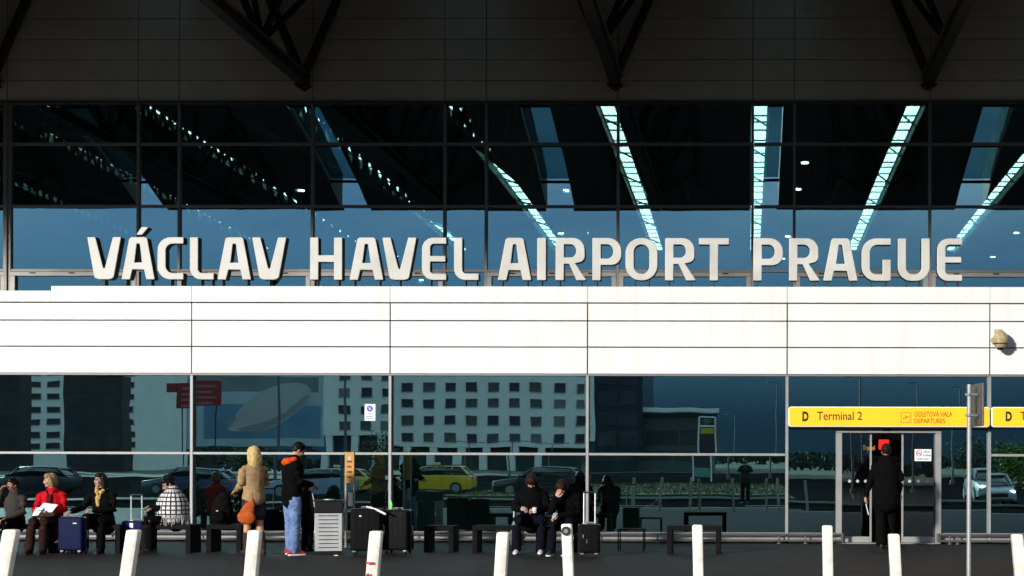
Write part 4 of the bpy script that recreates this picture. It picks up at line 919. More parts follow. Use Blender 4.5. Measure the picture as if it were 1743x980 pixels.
# 2 red coat
J = sit(); J['wA'] = V3((-.13,-.26,.67)); J['eA'] = V3((-.25,-.10,.73)); J['wB'] = V3((.02,-.28,.70)); J['eB'] = V3((.24,-.09,.74)); J['kA'] = V3((-.17,-.42,.53)); J['aA'] = V3((-.20,-.44,.09)); J['aB'] = V3((.02,-.43,.09)); J['kB'] = V3((.03,-.45,.54)); J['hd'] = V3((-.02,-.06,1.21))
redc = cloth('coat_red', (.50, .010, .018), .18); brown_b = cloth('boot_brown', (.045, .018, .013), .3)
q, J, HM = person('seated woman in bright red coat holding white papers on her lap', at_feet(68, 943, .43), 4, J, dict(hair=hair_short_blond, hairstyle='bob', headrot=rotm(-58, 2), top=redc, topname='coat', low=-.10, flare=.02, collar=True, legs=cloth('trouser_brown', (.028, .014, .012)), shoe=brown_b, boot=.75, curlA=40, curlB=35), scale=.98)
obj('scarf', fuse(loft(loft(BM(), [(-.06,-.10,1.04),(-.02,-.135,.95),(-.01,-.15,.83)], [.022,.03,.03]), [(.06,-.10,1.04),(.02,-.135,.95),(.01,-.15,.83)], [.022,.03,.03]), .01, 2, .004, 1, 20), cloth('scarf_maroon', (.10, .010, .018)), q)
bm = BM(); bm.faces.new([bm.verts.new(p) for p in ((-.165,-.40,.62),(.10,-.36,.64),(.20,-.30,.80),(-.02,-.32,.83))]); g_ = bmesh.ops.extrude_face_region(bm, geom=bm.faces[:]); [setattr(e, 'co', e.co+Vector((0,.012,-.004))) for e in g_['geom'] if isinstance(e, bmesh.types.BMVert)]
bm2 = BM(); bm2.faces.new([bm2.verts.new(p) for p in ((-.165,-.41,.62),(-.06,-.43,.63),(-.0,-.36,.76),(-.13,-.35,.75))]); g_ = bmesh.ops.extrude_face_region(bm2, geom=bm2.faces[:]); [setattr(e, 'co', e.co+Vector((0,.008,-.003))) for e in g_['geom'] if isinstance(e, bmesh.types.BMVert)]
pp = thing('paper_sheets', 'white paper sheets held by the woman in red', 'paper', q.location, q.rotation_euler.z); paper = mat('paper_white', (.80, .80, .82), .6, 0, .05, 10)
obj('sheet', bm, paper, pp); obj('sheet', bm2, paper, pp)
hb = thing('handbag', 'dark brown handbag on the lap of the woman in red', 'bag', q.location, q.rotation_euler.z)
obj('bag_body', fuse(loft(BM(), [(-.16,-.34,.625),(0,-.35,.63),(.15,-.33,.64)], [(.055,.035),(.065,.045),(.05,.035)], (0,1,0)), .012, 3, .006, 2, 12), cloth('bag_brown', (.06, .04, .025)), hb); sharp(obj('bag_handle', path_tube(BM(), [(-.1,-.36,.66),(-.08,-.38,.70),(.0,-.385,.71),(.06,-.37,.68)], .008, 6), brown_b, hb))
# 3 yellow scarf
J = sit(); J['eA'] = V3((-.28,-.16,.76)); J['wA'] = V3((-.37,-.36,.70)); J['wB'] = V3((-.03,-.30,.72)); J['eB'] = V3((.23,-.09,.73)); J['kB'] = V3((.16,-.42,.55)); J['aB'] = V3((.14,-.40,.09)); J['kA'] = V3((-.08,-.46,.60)); J['aA'] = V3((-.42,-.40,.30)); J['hd'] = V3((-.03,-.05,1.215))
q, J, HM = person('seated dark haired woman in black coat with yellow scarf', at_feet(156, 942, .42), 0, J, dict(hair=hair_blk, hairstyle='long', hairlen=.32, headrot=rotm(-32, -2), top=blk2, topname='coat', low=-.12, flare=.03, collar=True, legs=blk, shoe=bsh, shoeA=wsh, flatA=False, footA=V3((-.9,-.3,-.3)), curlA=15, curlB=40), scale=.98)
obj('scarf', fuse(loft(loft(BM(), [(-.08,-.06,1.09),(-.05,-.12,1.03),(-.03,-.145,.93),(-.02,-.15,.80)], [.03,.036,.036,.03]), [(.07,-.05,1.08),(.02,-.125,1.02),(.0,-.15,.92)], [.026,.034,.03]), .01, 2, .006, 4, 22), mat('scarf_yellow', (.62, .43, .12), .8, 0, .4, 22, stain=(.25, .13, .04)), q)
for s in (-1, 1): sharp(obj('spectacle_rim', path_tube(BM(), [HM((s*.031+.021*math.cos(a*.5236), -.093, .010+.016*math.sin(a*.5236))) for a in range(13)], .0025, 5), black, q))
# 4 checked shawl, turned left
J = sit(); J['hd'] = V3((0,-.10,1.15)); J['nec'] = V3((0,-.05,1.02)); J['wA'] = V3((-.06,-.35,.74)); J['wB'] = V3((.05,-.36,.74)); J['eA'] = V3((-.13,-.16,.76)); J['eB'] = V3((.13,-.16,.76)); J['sA'] = V3((-.15,-.02,.96)); J['sB'] = V3((.15,-.02,.96)); J['aA'] = V3((-.10,-.48,.09)); J['aB'] = V3((.10,-.42,.09))
q, J, HM = person('seated woman in white and black checked shawl bent over a phone', at_feet(284, 941, .30), -52, J, dict(hair=hair_blk, hairstyle='bun', headrot=rotm(-2, 28), top=blk, topname='sweater', collar=True, legs=blk, shoe=bsh, skin=SKIN2, curlA=40, curlB=40), scale=.98)
shm = bpy.data.materials.new('shawl_check'); shm.use_nodes = True; n = shm.node_tree.nodes; L = shm.node_tree.links; b = n['Principled BSDF']; b.inputs['Roughness'].default_value = .9
tc = n.new('ShaderNodeTexCoord'); mp = n.new('ShaderNodeMapping'); mp.inputs['Scale'].default_value = (1, 1, 1); br = n.new('ShaderNodeTexBrick'); br.offset = 0.0
br.inputs['Color1'].default_value = (.72, .71, .68, 1); br.inputs['Color2'].default_value = (.60, .59, .57, 1); br.inputs['Mortar'].default_value = (.014, .013, .013, 1); br.inputs['Scale'].default_value = 1.0; br.inputs['Mortar Size'].default_value = .012; br.inputs['Brick Width'].default_value = .075; br.inputs['Row Height'].default_value = .072; br.inputs['Mortar Smooth'].default_value = .1
sx = n.new('ShaderNodeSeparateXYZ'); at = n.new('ShaderNodeMath'); at.operation = 'ARCTAN2'; mu = n.new('ShaderNodeMath'); mu.operation = 'MULTIPLY'; mu.inputs[1].default_value = .27; cx_ = n.new('ShaderNodeCombineXYZ')   # wraps round the body
mp.inputs['Location'].default_value = (0, .03, 0); L.new(tc.outputs['Object'], mp.inputs['Vector']); L.new(mp.outputs['Vector'], sx.inputs['Vector']); L.new(sx.outputs['X'], at.inputs[0]); L.new(sx.outputs['Y'], at.inputs[1]); L.new(at.outputs['Value'], mu.inputs[0]); L.new(mu.outputs['Value'], cx_.inputs['X']); L.new(sx.outputs['Z'], cx_.inputs['Y']); L.new(cx_.outputs['Vector'], br.inputs['Vector']); L.new(br.outputs['Color'], b.inputs['Base Color'])
bm = BM(); loft(bm, [(0,-.02,.66),(0,-.03,.74),(0,-.03,.88),(0,-.03,.98),(0,-.035,1.06)], [(.325,.27),(.325,.27),(.30,.235),(.235,.175),(.11,.10)], (1,0,0), n=20)
obj('shawl', fuse(bm, .0125, 3, .010, 5, 9), shm, q)
frg = mat('fringe_wool', (.55, .54, .51), .9, 0, .4, 30); rf = random.Random(4); fr = bpy.data.objects.new('fringe', None)
bm = BM()
for k in range(70):
    a = 2*math.pi*k/70; x, y = .312*math.cos(a), -.02+.258*math.sin(a); l_ = rf.uniform(.16,.24); dx = rf.uniform(-.02,.02)
    path_tube(bm, [(x, y, .68), (x*1.05+dx*.5, y*1.05, .68-l_*.5), (x*1.05+dx, y*1.06+rf.uniform(-.02,.02), .68-l_)], .0045, 4)
o_ = obj('fringe', bm, frg, q); bpy.data.objects.remove(fr)
ph = thing('phone', 'phone in the hands of the woman in the checked shawl', 'phone', q.location, q.rotation_euler.z); o_ = obj('case', bbox(-.035,.035,-.065,.065,-.005,.005,.003,1), blackplastic, ph); o_.location = (0,-.46,.74); o_.rotation_euler = (R(30),0,0); o2 = obj('screen', bbox(-.03,.03,-.058,.058,.0052,.006), mat('screen_grey', (.35,.36,.38), .2), o_)
# 5 blonde, seen from behind
J = stand(); J['eA'] = V3((-.24,-.08,1.15)); J['wA'] = V3((-.25,-.33,1.20)); J['eB'] = V3((.22,.02,1.15)); J['wB'] = V3((.20,-.20,1.05)); J['aA'] = V3((-.12,.06,.09)); J['aB'] = V3((.12,-.02,.09))
tan = cloth('jacket_beige', (.36, .235, .12), .25)
q, J, HM = person('standing blonde woman in beige jacket and boots, seen from behind', at_feet(432, 943.5), -140, J, dict(hair=hair_blond, hairstyle='long', hairlen=.22, headrot=rotm(10, 4), top=tan, low=-.05, flare=.02, tg=.022, collar=True, legs=cloth('shorts_grey', (.028,.028,.028)), legname='shorts', leglen=.34, bag=.02, shoe=cloth('boot_mud', (.05,.032,.024)), boot=.6, skin=mat('skin_warm', (.50,.235,.11), .55, 0, .12, 20), curlA=25, palmA=V3((0,0,1))), scale=1.0)
hb = thing('shoulder_bag', 'orange brown leather bag hanging from the arm of the blonde woman', 'bag', q.location, 0)
A = W(424, 868, q.location.y-.1)-Vector(q.location)
lea = cloth('leather_orange', (.42, .085, .022), .25, 9, .55); bm = BM(); loft(bm, [A+V3((.03,-.02,.13)), A+V3((0,-.03,.02)), A+V3((-.03,-.03,-.12)), A+V3((-.035,-.03,-.17))], [(.05,.03),(.10,.055),(.15,.07),(.13,.06)], (1,0,.1), n=16)
obj('bag_body', fuse(bm, .012, 3, .010, 6, 9), lea, hb)
for s in (-.02, .025): sharp(obj('strap', path_tube(BM(), [A+V3((-.06,-.03+s,.06)), A+V3((.02,-.03+s,.22)), A+V3((.055,-.0+s,.34)), A+V3((.07,-.03+s,.20)), A+V3((.09,-.03+s,.05))], .011, 6), lea, hb))
bp = thing('backpack', 'black backpack on the empty bench left of the blonde woman', 'bag', (W(398, 880, -2.6).x, G(380, 940).y+.22, ZF(893, G(380,940).y, 380)))
bm = BM(); loft(bm, [(0,0,.06),(0,0,.2),(.02,0,.38),(.04,0,.47)], [(.17,.13),(.18,.14),(.15,.12),(.09,.08)], (1,0,0), n=16); obj('pack', fuse(bm, .013, 3, .012, 2, 8), blk2, bp)
bm = BM(); loft(bm, [(-.01,-.14,.08),(-.01,-.15,.2)], [(.11,.05),(.10,.04)], (1,0,0)); obj('pocket', fuse(bm, .012, 2, .005, 3, 9), blk, bp); obj('buckle', bbox(-.03,.01,-.2,-.185,.22,.24,.004,1), mat('brass', (.45,.33,.1), .4, .4), bp)
# 6 man in jeans
J = stand(); J['hd'] = V3((.0,-.10,1.64)); J['nec'] = V3((0,-.03,1.49)); J['che'] = V3((0,-.01,1.30)); J['eA'] = V3((-.23,-.04,1.14)); J['wA'] = V3((-.13,-.26,1.10)); J['eB'] = V3((.23,-.04,1.14)); J['wB'] = V3((.12,-.27,1.11)); J['aA'] = V3((-.17,.04,.09)); J['aB'] = V3((.17,-.04,.09)); J['kA'] = V3((-.135,.0,.50)); J['kB'] = V3((.135,-.02,.50))
jean = mat('jeans_washed', (.155, .235, .40), .85, 0, .45, 5, .3, 240, stain=(.065, .115, .26))
q, J, HM = person('standing man in black hoodie and pale blue jeans looking down', at_feet(497, 944.5), 128, J, dict(hair=hair_blk, headrot=rotm(-6, 30), top=blk, topname='hoodie', low=-.10, tg=.035, fat=1.06, legs=jean, bag=.022, lg=.014, lfold=.012, shoe=mat('shoe_red', (.42,.018,.016), .5, 0, .2, 15), sole=mat('sole_white', (.6,.58,.55), .6), curlA=35, curlB=35), scale=1.035)
obj('hood', fuse(loft(BM(), [(-.11,-.01,1.50),(-.07,.075,1.47),(0,.11,1.45),(.07,.075,1.47),(.11,-.01,1.50)], [.035,.05,.06,.05,.035]), .012, 3, .006, 3, 10), cloth('hood_orange', (.62, .07, .012), .15), q)
# 7 child beside him
J = stand()
q, J, HM = person('small child in dark jacket with white collar beside the man in jeans', at_feet(523, 938), 150, J, dict(hair=hair_blk, hairstyle='mop', headrot=rotm(-60, 0), top=blk2, low=-.12, tg=.035, fat=1.12, legs=dnm, shoe=bsh, skin=SKIN), scale=.66)
for s in (-1, 1): obj('stripe', loft(BM(), [(s*.20,.02,1.47),(s*.285,.045,1.30),(s*.30,.04,1.14)], [(.012,.02),(.012,.02),(.01,.02)], n=8), wsh, q, True)
obj('collar', loft(BM(), [(-.07,.0,1.50),(0,.07,1.49),(.07,.0,1.50)], [.028,.03,.028], n=8), wsh, q, True)
sharp(obj('cap', loft(loft(BM(), [HM((0,.02,.07)), HM((0,.02,.10)), HM((0,.02,.13))], [.10,.09,.05]), [HM((0,-.06,.065)), HM((0,-.16,.05))], [(.075,.012),(.05,.008)], (1,0,0)), blk, q), 60)
# 8 seated man with white shoes
J = sit(); J['hd'] = V3((.0,-.16,1.16)); J['nec'] = V3((0,-.09,1.04)); J['che'] = V3((0,-.03,.87)); J['wA'] = V3((-.12,-.34,.73)); J['wB'] = V3((.09,-.34,.72)); J['eA'] = V3((-.27,-.14,.72)); J['eB'] = V3((.27,-.14,.72)); J['kA'] = V3((-.19,-.44,.55)); J['kB'] = V3((.20,-.44,.55)); J['aA'] = V3((-.20,-.46,.09)); J['aB'] = V3((.19,-.46,.09))
q8, J, HM = person('seated man in black hoodie and white shoes looking at a phone', at_feet(899, 944, .46), 2, J, dict(hair=hair_brn, hairstyle='mop', headrot=rotm(6, 48), top=blk, topname='hoodie', hood=True, tg=.04, fat=1.08, legs=dnm, bag=.02, shoe=wsh, curlA=50, curlB=50), scale=1.03)
ph = thing('phone', 'white phone in the right hand of the man in white shoes', 'phone', q8.location, q8.rotation_euler.z); o_ = obj('case', bbox(-.033,.033,-.062,.062,-.005,.005,.003,1), mat('phone_white', (.7,.7,.7), .4), ph); o_.location = (-.10,-.42,.755); o_.rotation_euler = (R(25),0,R(10)); obj('screen', bbox(-.028,.028,-.055,.055,.0052,.006), MATS['screen_grey'], o_)
ph = thing('drink_lid', 'small white cup in the left hand of the man in white shoes', 'cup', q8.location, q8.rotation_euler.z); bm = BM(); tube(bm, (.085,-.43,.685), (.085,-.43,.765), .03, .038, 16); sharp(obj('cup', bm, paper, ph)); bm = BM(); tube(bm, (.085,-.43,.7655), (.085,-.43,.775), .041, n=16); obj('lid', bm, wsh, ph)
# 9 man covering his face
J = sit(); J['hd'] = V3((-.05,-.24,1.10)); J['nec'] = V3((-.02,-.14,1.00)); J['che'] = V3((0,-.06,.86)); J['sA'] = V3((-.18,-.09,.95)); J['sB'] = V3((.17,-.09,.96)); J['eA'] = V3((-.20,-.34,.70)); J['wA'] = V3((-.10,-.40,.94)); J['eB'] = V3((.22,-.18,.70)); J['wB'] = V3((-.06,-.42,.64)); J['kA'] = V3((-.15,-.44,.55)); J['kB'] = V3((.12,-.44,.55)); J['aA'] = V3((-.17,-.46,.09)); J['aB'] = V3((.08,-.44,.09))
q9, J, HM = person('seated man in black bent forward, covering his face with one hand', at_feet(962, 946, .46), -8, J, dict(hair=hair_brn, hairstyle='mop', headrot=rotm(-8, 40), top=blk, topname='hoodie', tg=.04, fat=1.05, legs=dnm, bag=.02, shoe=mat('shoe_navy', (.02,.022,.035), .5), sole=wsh, skin=mat('skin_pink', (.52,.26,.19), .55, 0, .12, 20), curlA=18, palmA=V3((.3,1,0)), curlB=45), scale=1.0)
ph = thing('phone', 'pale phone on the knee of the man covering his face', 'phone', q9.location, q9.rotation_euler.z); o_ = obj('case', bbox(-.033,.033,-.062,.062,-.005,.005,.003,1), MATS['phone_white'], ph); o_.location = (-.10,-.49,.66); o_.rotation_euler = (R(30),0,0); obj('screen', bbox(-.028,.028,-.055,.055,.0052,.006), MATS['screen_grey'], o_)
# 10 man walking in
J = stand(); J['aA'] = V3((.10,.10,.09)); J['kA'] = V3((.10,-.02,.50)); J['hA'] = V3((.09,0,.93)); J['aA'] = V3((.09,-.12,.09)); J['kA'] = V3((.09,-.10,.51)); J['hB'] = V3((-.09,0,.93)); J['kB'] = V3((-.09,-.0,.50)); J['aB'] = V3((-.09,.20,.12))
J['sA'], J['sB'] = J['sB'], J['sA']; J['eA'], J['eB'] = J['eB'], J['eA']; J['wA'], J['wB'] = J['wB'], J['wA']
J = stand(); J['aA'] = V3((-.09,-.14,.09)); J['kA'] = V3((-.09,-.11,.51)); J['aB'] = V3((.09,.18,.10)); J['kB'] = V3((.09,-.02,.50)); J['eB'] = V3((.27,.05,1.14)); J['wB'] = V3((.34,.02,.88)); J['eA'] = V3((-.25,.0,1.14)); J['wA'] = V3((-.22,-.12,.93))
q10, J, HM = person('man in black coat walking in through the sliding door', at_feet(1508, 932), 178, J, dict(hair=hair_brn, headrot=rotm(0, 4), top=blk, topname='coat', low=-.20, tg=.05, flare=.02, fat=1.12, collar=True, legs=blk, bag=.03, lg=.025, shoe=bsh, curlB=45, palmB=V3((-1,0,0))), scale=1.06)
ch_ = thing('paper_slip', 'thin white slip in the hand of the man at the door', 'paper', q10.location); a = W(1474, 858, q10.location.y)-Vector(q10.location); b_ = W(1478.5, 876, q10.location.y)-Vector(q10.location)
obj('slip', loft(BM(), [a, a.lerp(b_, .5), b_], [(.008,.003)]*3, n=8), paper, ch_)
# 11 the photographer, only seen mirrored
J = stand(); J['eA'] = V3((-.24,-.14,1.25)); J['eB'] = V3((.24,-.14,1.25)); J['wA'] = V3((-.11,-.33,1.45)); J['wB'] = V3((.11,-.33,1.45))
q11, J, HM = person('person with raised arms taking the photograph, mirrored in the glass', (0.0, CAM.y-.48, 0), 180, J, dict(hair=hair_brn, headrot=rotm(0, 0), top=cloth('coat_olive', (.05,.05,.04)), low=-.12, tg=.03, legs=dnm, shoe=bsh, curlA=40, curlB=40), scale=1.0)
q11.location.z = -.12
ph = thing('camera_phone', 'phone held up by the person mirrored in the glass', 'phone', (0, CAM.y-.06, CAM.z)); obj('case', bbox(-.065,.065,0,.009,-.036,.034,.003,1), blackplastic, ph)
# ================================================================== the place opposite, seen mirrored in the glass
hw = mat('hotel_render', (.80, .80, .77), .8, 0, .08, .2); hwin = mat('hotel_window', (.05, .055, .06), .15, 0, .3, .3); hfr = mat('hotel_window_frame', (.3, .3, .3), .6); dkc = mat('dark_cladding', (.035, .03, .03), .5, 0, .25, .3)
def dist(px, l): return M_(px, 770, l)
# hotel with a rounded end
HL = 232.0
H = thing('hotel', 'white hotel with rows of square windows and a rounded end, mirrored in the glass', 'building')
xa, xe = M_(540, 700, HL).x, M_(1000, 700, HL).x; rad = 9.0; y0 = -HL; ztop = 27.0
path = [(xa, y0)]; 
for k in range(9): a = math.pi/2*k/8; path.append((xe-rad+rad*math.sin(a), y0-rad+rad*math.cos(a)))
path += [(xe, y0-40), (xa, y0-40)]
bm = BM(); zg = 5.7
lo = [bm.verts.new((x, y, zg)) for x, y in path]; hi = [bm.verts.new((x, y, ztop)) for x, y in path]; bm.faces.new(lo[::-1]); bm.faces.new(hi)
for i in range(len(path)): j = (i+1) % len(path); bm.faces.new((lo[i], lo[j], hi[j], hi[i]))
obj('wall', bm, hw, H)
inset = [(xa+1, y0-1.2), (xe-rad, y0-1.2), (xe-1.5, y0-rad), (xe-1.5, y0-39), (xa+1, y0-39)]
bm = BM(); lo = [bm.verts.new((x, y, -.12)) for x, y in inset]; hi = [bm.verts.new((x, y, zg-.02)) for x, y in inset]; bm.faces.new(lo[::-1]); bm.faces.new(hi)
for i in range(len(inset)): j = (i+1) % len(inset); bm.faces.new((lo[i], lo[j], hi[j], hi[i]))
obj('ground_floor_glazing', bm, hwin, H)
for i in range(9):
    x = xa+1.5+i*(xe-rad-xa-1)/8.0; obj('pillar', bbox(x-.7, x+.7, y0-1.15, y0-.05, -.12, zg-.01, .03, 1), hw, H)
pitch = (M_(765, 700, HL).x-M_(728.5, 700, HL).x); wz = [M_(800, p_, HL).z for p_ in (735.5, 707, 678.5, 651)]; fl = (wz[3]-wz[0])/3; wz += [wz[3]+fl*k for k in (1, 2, 3)]
wm = mesh_of(bbox(-.93, .93, -.05, .06, -.74, .74, .02, 1), name='window'); fm_ = mesh_of(flat_solid([[(-1.02,-.83),(1.02,-.83),(1.02,.83),(-1.02,.83)], [(-.935,-.745),(.935,-.745),(.935,.745),(-.935,.745)]], -.10, .05, 0), name='frame')
def win(par, x, y, z, ang, wmesh, fmesh):
    w_ = obj('window', wmesh, None, par); w_.location = (x, y, z); w_.rotation_euler = (0, 0, ang)
    f_ = obj('window_frame', fmesh, None, w_); return w_
wm.materials.append(hwin); fm_.materials.append(hfr)
x_ref = M_(765, 700, HL).x
cols = []; x = x_ref
while x > xa+2: x -= pitch
x += pitch
while x < xe-rad: cols.append((x, y0+.03, math.pi)); x += pitch
for a in (25, 52, 80): aa = R(a); cols.append((xe-rad+(rad+.03)*math.sin(aa), y0-rad+(rad+.03)*math.cos(aa), math.pi-aa))
wm2 = wm.copy(); wm2.materials.clear(); wm2.materials.append(mat('window_blind', (.17, .17, .16), .6, 0, .2, .5)); wm3 = wm.copy(); wm3.materials.clear(); wm3.materials.append(mat('window_mid_grey', (.09, .095, .09), .3, 0, .3, .4)); rw = random.Random(12)  # varied window tones: dark glass, mid grey and paler blinds
for x, y, a in cols:
    for z in wz: win(H, x, y, z, a, rw.choice((wm, wm, wm, wm3, wm3, wm2)), fm_)
obj('parapet', bbox(xa, xe-rad, y0-.4, y0+.12, ztop+.003, ztop+.5, .02, 1), hw, H)
# white block with dark middle on the left
BL = 309.0
B_ = thing('white_office_block', 'pale office block with ribbon windows mirrored at the left', 'building')
xa, xb_ = M_(46, 700, BL).x, M_(246, 700, BL).x; zt_ = 27
obj('wall', box(BM(), xa, xb_, -BL-30, -BL, -.12, zt_), hw, B_)
bwm = mesh_of(bbox(-1.5, 1.5, -.05, .06, -.62, .62, .02, 1), name='window'); bwm.materials.append(hwin); bfm = mesh_of(flat_solid([[(-1.62,-.74),(1.62,-.74),(1.62,.74),(-1.62,.74)], [(-1.505,-.625),(1.505,-.625),(1.505,.625),(-1.505,.625)]], -.10, .05, 0), name='frame'); bfm.materials.append(hfr)
for px in (70, 104, 231):
    for py in (763, 745, 724, 703, 681, 660):
        p = M_(px, py, BL); win(B_, p.x, -BL+.03, p.z, math.pi, bwm, bfm)
    for k in (1, 2): p = M_(px, 660-21*k, BL); win(B_, p.x, -BL+.03, p.z, math.pi, bwm, bfm)
def block(name, label, pxa, pxb, pytop, l, m, dep=20, bands=4):
    a, b = M_(pxa, pytop, l), M_(pxb, pytop, l); q = thing(name, label, 'building'); obj('wall', box(BM(), a.x, b.x, -l-dep, -l, -.12, a.z), m, q)
    obj('parapet', bbox(a.x-.15, b.x+.15, -l-.3, -l+.15, a.z+.003, a.z+.4, .02, 1), m, q)
    for k in range(bands):
        z = 1.2+(a.z-2)*k/bands; n = max(2, int((b.x-a.x)/3.2))
        for i in range(n):
            x0 = a.x+.4+(b.x-a.x-.8)*i/n; x1 = a.x+.4+(b.x-a.x-.8)*(i+1)/n-.25; obj('window', bbox(x0, x1, -l-.02, -l+.05, z, z+(a.z-2)/bands-.8, .02, 1), hwin, q)
    return q
block('dark_office_tower', 'black office block in front of the pale one, mirrored left of the billboard', 121, 221, 644, 250, dkc, 4, 6)
block('dark_office_tower', 'black office block mirrored at the left edge of the glass', -140, 49, 600, 250, dkc, 4, 6)
block('glass_office_block', 'dark blue glass block mirrored just right of the hotel', 1003, 1086, 612, 150, mat('dark_blue_cladding', (.02, .03, .04), .25, 0, .2, .3), 20, 5)
q = block('low_glass_hall', 'low dark flat roofed hall mirrored beside the yellow totem', 1086, 1212, 712, 152, mat('grey_cladding', (.07, .075, .08), .4, 0, .2, .3), 25, 2)
a, b = M_(1086, 711, 151.5), M_(1216, 708, 151.5); obj('roof_edge', bbox(a.x, b.x, -151.9, -151, a.z+.45, b.z+.75, .03, 1), hw, q)
# billboard with an airship
l = 62.0; bb = thing('billboard', 'big billboard picturing a grey airship, mirrored in the glass', 'billboard', (0, -l, 0))
a, b = M_(327, 768, l), M_(545, 645, l); a.z = max(a.z, 1.9); cx = (a.x+b.x)/2
sky_p = mat('print_pale', (.42, .55, .60), .6, 0, .2, .35); sky_b = mat('print_blue', (.13, .28, .42), .6, 0, .25, .4); gz = mat('print_airship', (.42, .45, .45), .6, 0, .15, .5); gz2 = mat('print_airship_dark', (.26, .29, .30), .6, 0, .15, .5); dk_p = mat('print_grey', (.20, .25, .26), .6, 0, .25, .5)
obj('panel', bbox(a.x, b.x, -.15, 0, a.z, b.z, .02, 1), sky_p, bb)
obj('printed_sky', bbox(a.x+.6, b.x-.15, .001, .008, a.z+.5, a.z+2.6, .002, 1), sky_b, bb)
obj('printed_cloud', bbox(a.x+.05, b.x-.3, .001, .006, b.z-1.1, b.z-.15, .002, 1), dk_p, bb)
def face_poly(pts, y0_, y1_): return prism(BM(), pts, y0_, y1_)
el = []
c0, c1 = M_(385, 738, l), M_(522, 668, l); mid_ = (c0+c1)/2; ax = Vector((c1.x-c0.x, c1.z-c0.z)); La = ax.length/2; ax.normalize(); nn = Vector((-ax.y, ax.x))
for k in range(28):
    t_ = 2*math.pi*k/28; u_ = math.cos(t_); w_ = math.sin(t_)*(.42 if u_ > .1 else .42*(1-.62*((u_-.1)/1.1)**2)); p_ = Vector((mid_.x, mid_.z))+ax*La*u_+nn*La*w_; el.append((p_.x, p_.y))
obj('printed_airship', face_poly(el, .010, .016), gz, bb)
obj('printed_shade', face_poly([(Vector((mid_.x, mid_.z))+ax*La*u_+nn*La*w_)[:] for u_, w_ in ((-.8,-.08),(-.3,-.20),(.3,-.24),(.75,-.12),(.93,-.10),(.8,-.24),(.55,-.335),(.1,-.39),(-.3,-.34),(-.75,-.19))], .017, .020), gz2, bb)
for f_ in (((-.95,.0),(-.7,.14),(-.85,.24),(-1.0,.2)), ((-.5,-.28),(-.2,-.36),(-.22,-.46),(-.48,-.40))):
    obj('printed_fin', face_poly([(Vector((mid_.x, mid_.z))+ax*La*u_+nn*La*w_)[:] for u_, w_ in f_], .021, .025), gz2, bb)
for x in (a.x+1, cx, b.x-1): obj('post', bbox(x-.12, x+.12, -.45, -.16, -.12, b.z-.3, .01, 1), dkc, bb)
# red sign beside it
l2 = 58.0; rsn = thing('red_panel_sign', 'red panel with pale print mirrored beside the billboard', 'sign', (0, -l2, 0)); a, b = M_(309, 698, l2), M_(371, 657, l2); red2 = mat('panel_red', (.26, .022, .02), .5, 0, .15, 1)
obj('panel', bbox(a.x, b.x, -.1, 0, a.z, b.z, .02, 1), red2, rsn); a2 = M_(293, 672, l2); obj('panel', bbox(a2.x, a.x-.01, -.1, -.01, a2.z, b.z, .02, 1), red2, rsn)
for k in range(4): z = b.z-.32-.33*k; obj('printed_line', bbox(a.x+.3, b.x-.25-.2*(k % 2), .001, .008, z-.07, z+.07, .001, 1), mat('print_pink', (.38, .12, .11), .6), rsn)
for x in (a.x+.3, b.x-.3): obj('post', bbox(x-.03, x+.03, -.18, -.11, -.12, b.z-.1, .01, 1), MATS['lamp_grey'] if 'lamp_grey' in MATS else dkc, rsn)
# totem
l3 = 80.0; tt = thing('totem_sign', 'white framed totem with a green oval and a yellow panel, mirrored in the glass', 'sign', (0, -l3, 0)); a, b = M_(1181, 799, l3), M_(1213, 713, l3)
obj('board', bbox(a.x, b.x, -.2, 0, .1, b.z, .02, 1), dkc, tt)
for x in (a.x, b.x-.12): obj('frame_post', bbox(x, x+.12, -.25, .06, -.12, b.z+.05, .01, 1), hw, tt)
for z0, z1, m in ((b.z-.75, b.z-.62, hw), (b.z-.02, b.z+.1, hw)): obj('frame_bar', bbox(a.x+.125, b.x-.125, .001, .06, z0, z1, .01, 1), m, tt)
obj('green_oval', ball(BM(), ((a.x+b.x)/2, .02, b.z-.32), .38, .03, .24), mat('oval_green', (.05, .16, .06), .5), tt, True); obj('yellow_panel', bbox(a.x+.2, b.x-.2, .001, .03, b.z-1.25, b.z-.82, .01, 1), mat('totem_yellow', (.6, .4, .03), .5), tt); obj('lower_panel', bbox(a.x+.15, b.x-.15, .001, .03, .2, .9, .01, 1), mat('totem_teal', (.1, .3, .25), .5), tt)
# lamp posts
def lamp(px, py_top, l, label, arm=1.0, double=False):
    b = M_(px, 790, l); zt_ = M_(px, py_top, l).z; q = thing('street_lamp', label, 'street lamp', (b.x, -l, -.12), 0, 'street lamps opposite the terminal'); h = zt_+.12; gm_ = mat('lamp_grey', (.13, .14, .15), .5, .3, .1, 2)
    bm = BM(); tube(bm, (0,0,0), (0,0,h), .09, .055, 10); sharp(obj('pole', bm, gm_, q)); obj('base', bbox(-.16,.16,-.16,.16,.001,.3,.02), gm_, q)
    for s in ((-1, 1) if double else (-1,)):
        sharp(obj('arm', path_tube(BM(), [(0,0,h-.02), (s*.3*arm,0,h+.12), (s*1.0*arm,0,h+.18), (s*1.5*arm,0,h+.15)], .035, 8), gm_, q)); sharp(obj('lamp_head', loft(BM(), [(s*1.4*arm,0,h+.14),(s*1.7*arm,0,h+.13),(s*2.0*arm,0,h+.10)], [(.09,.05),(.12,.05),(.07,.04)], (0,1,0)), gm_, q), 60)
lamp(585, 648, 40, 'street lamp with one arm mirrored left of the white notice')
lamp(470, 600, 44, 'tall dark lamp post mirrored in front of the billboard')
lamp(795, 745, 120, 'far double lamp mirrored at the foot of the hotel, left one', .9, True)
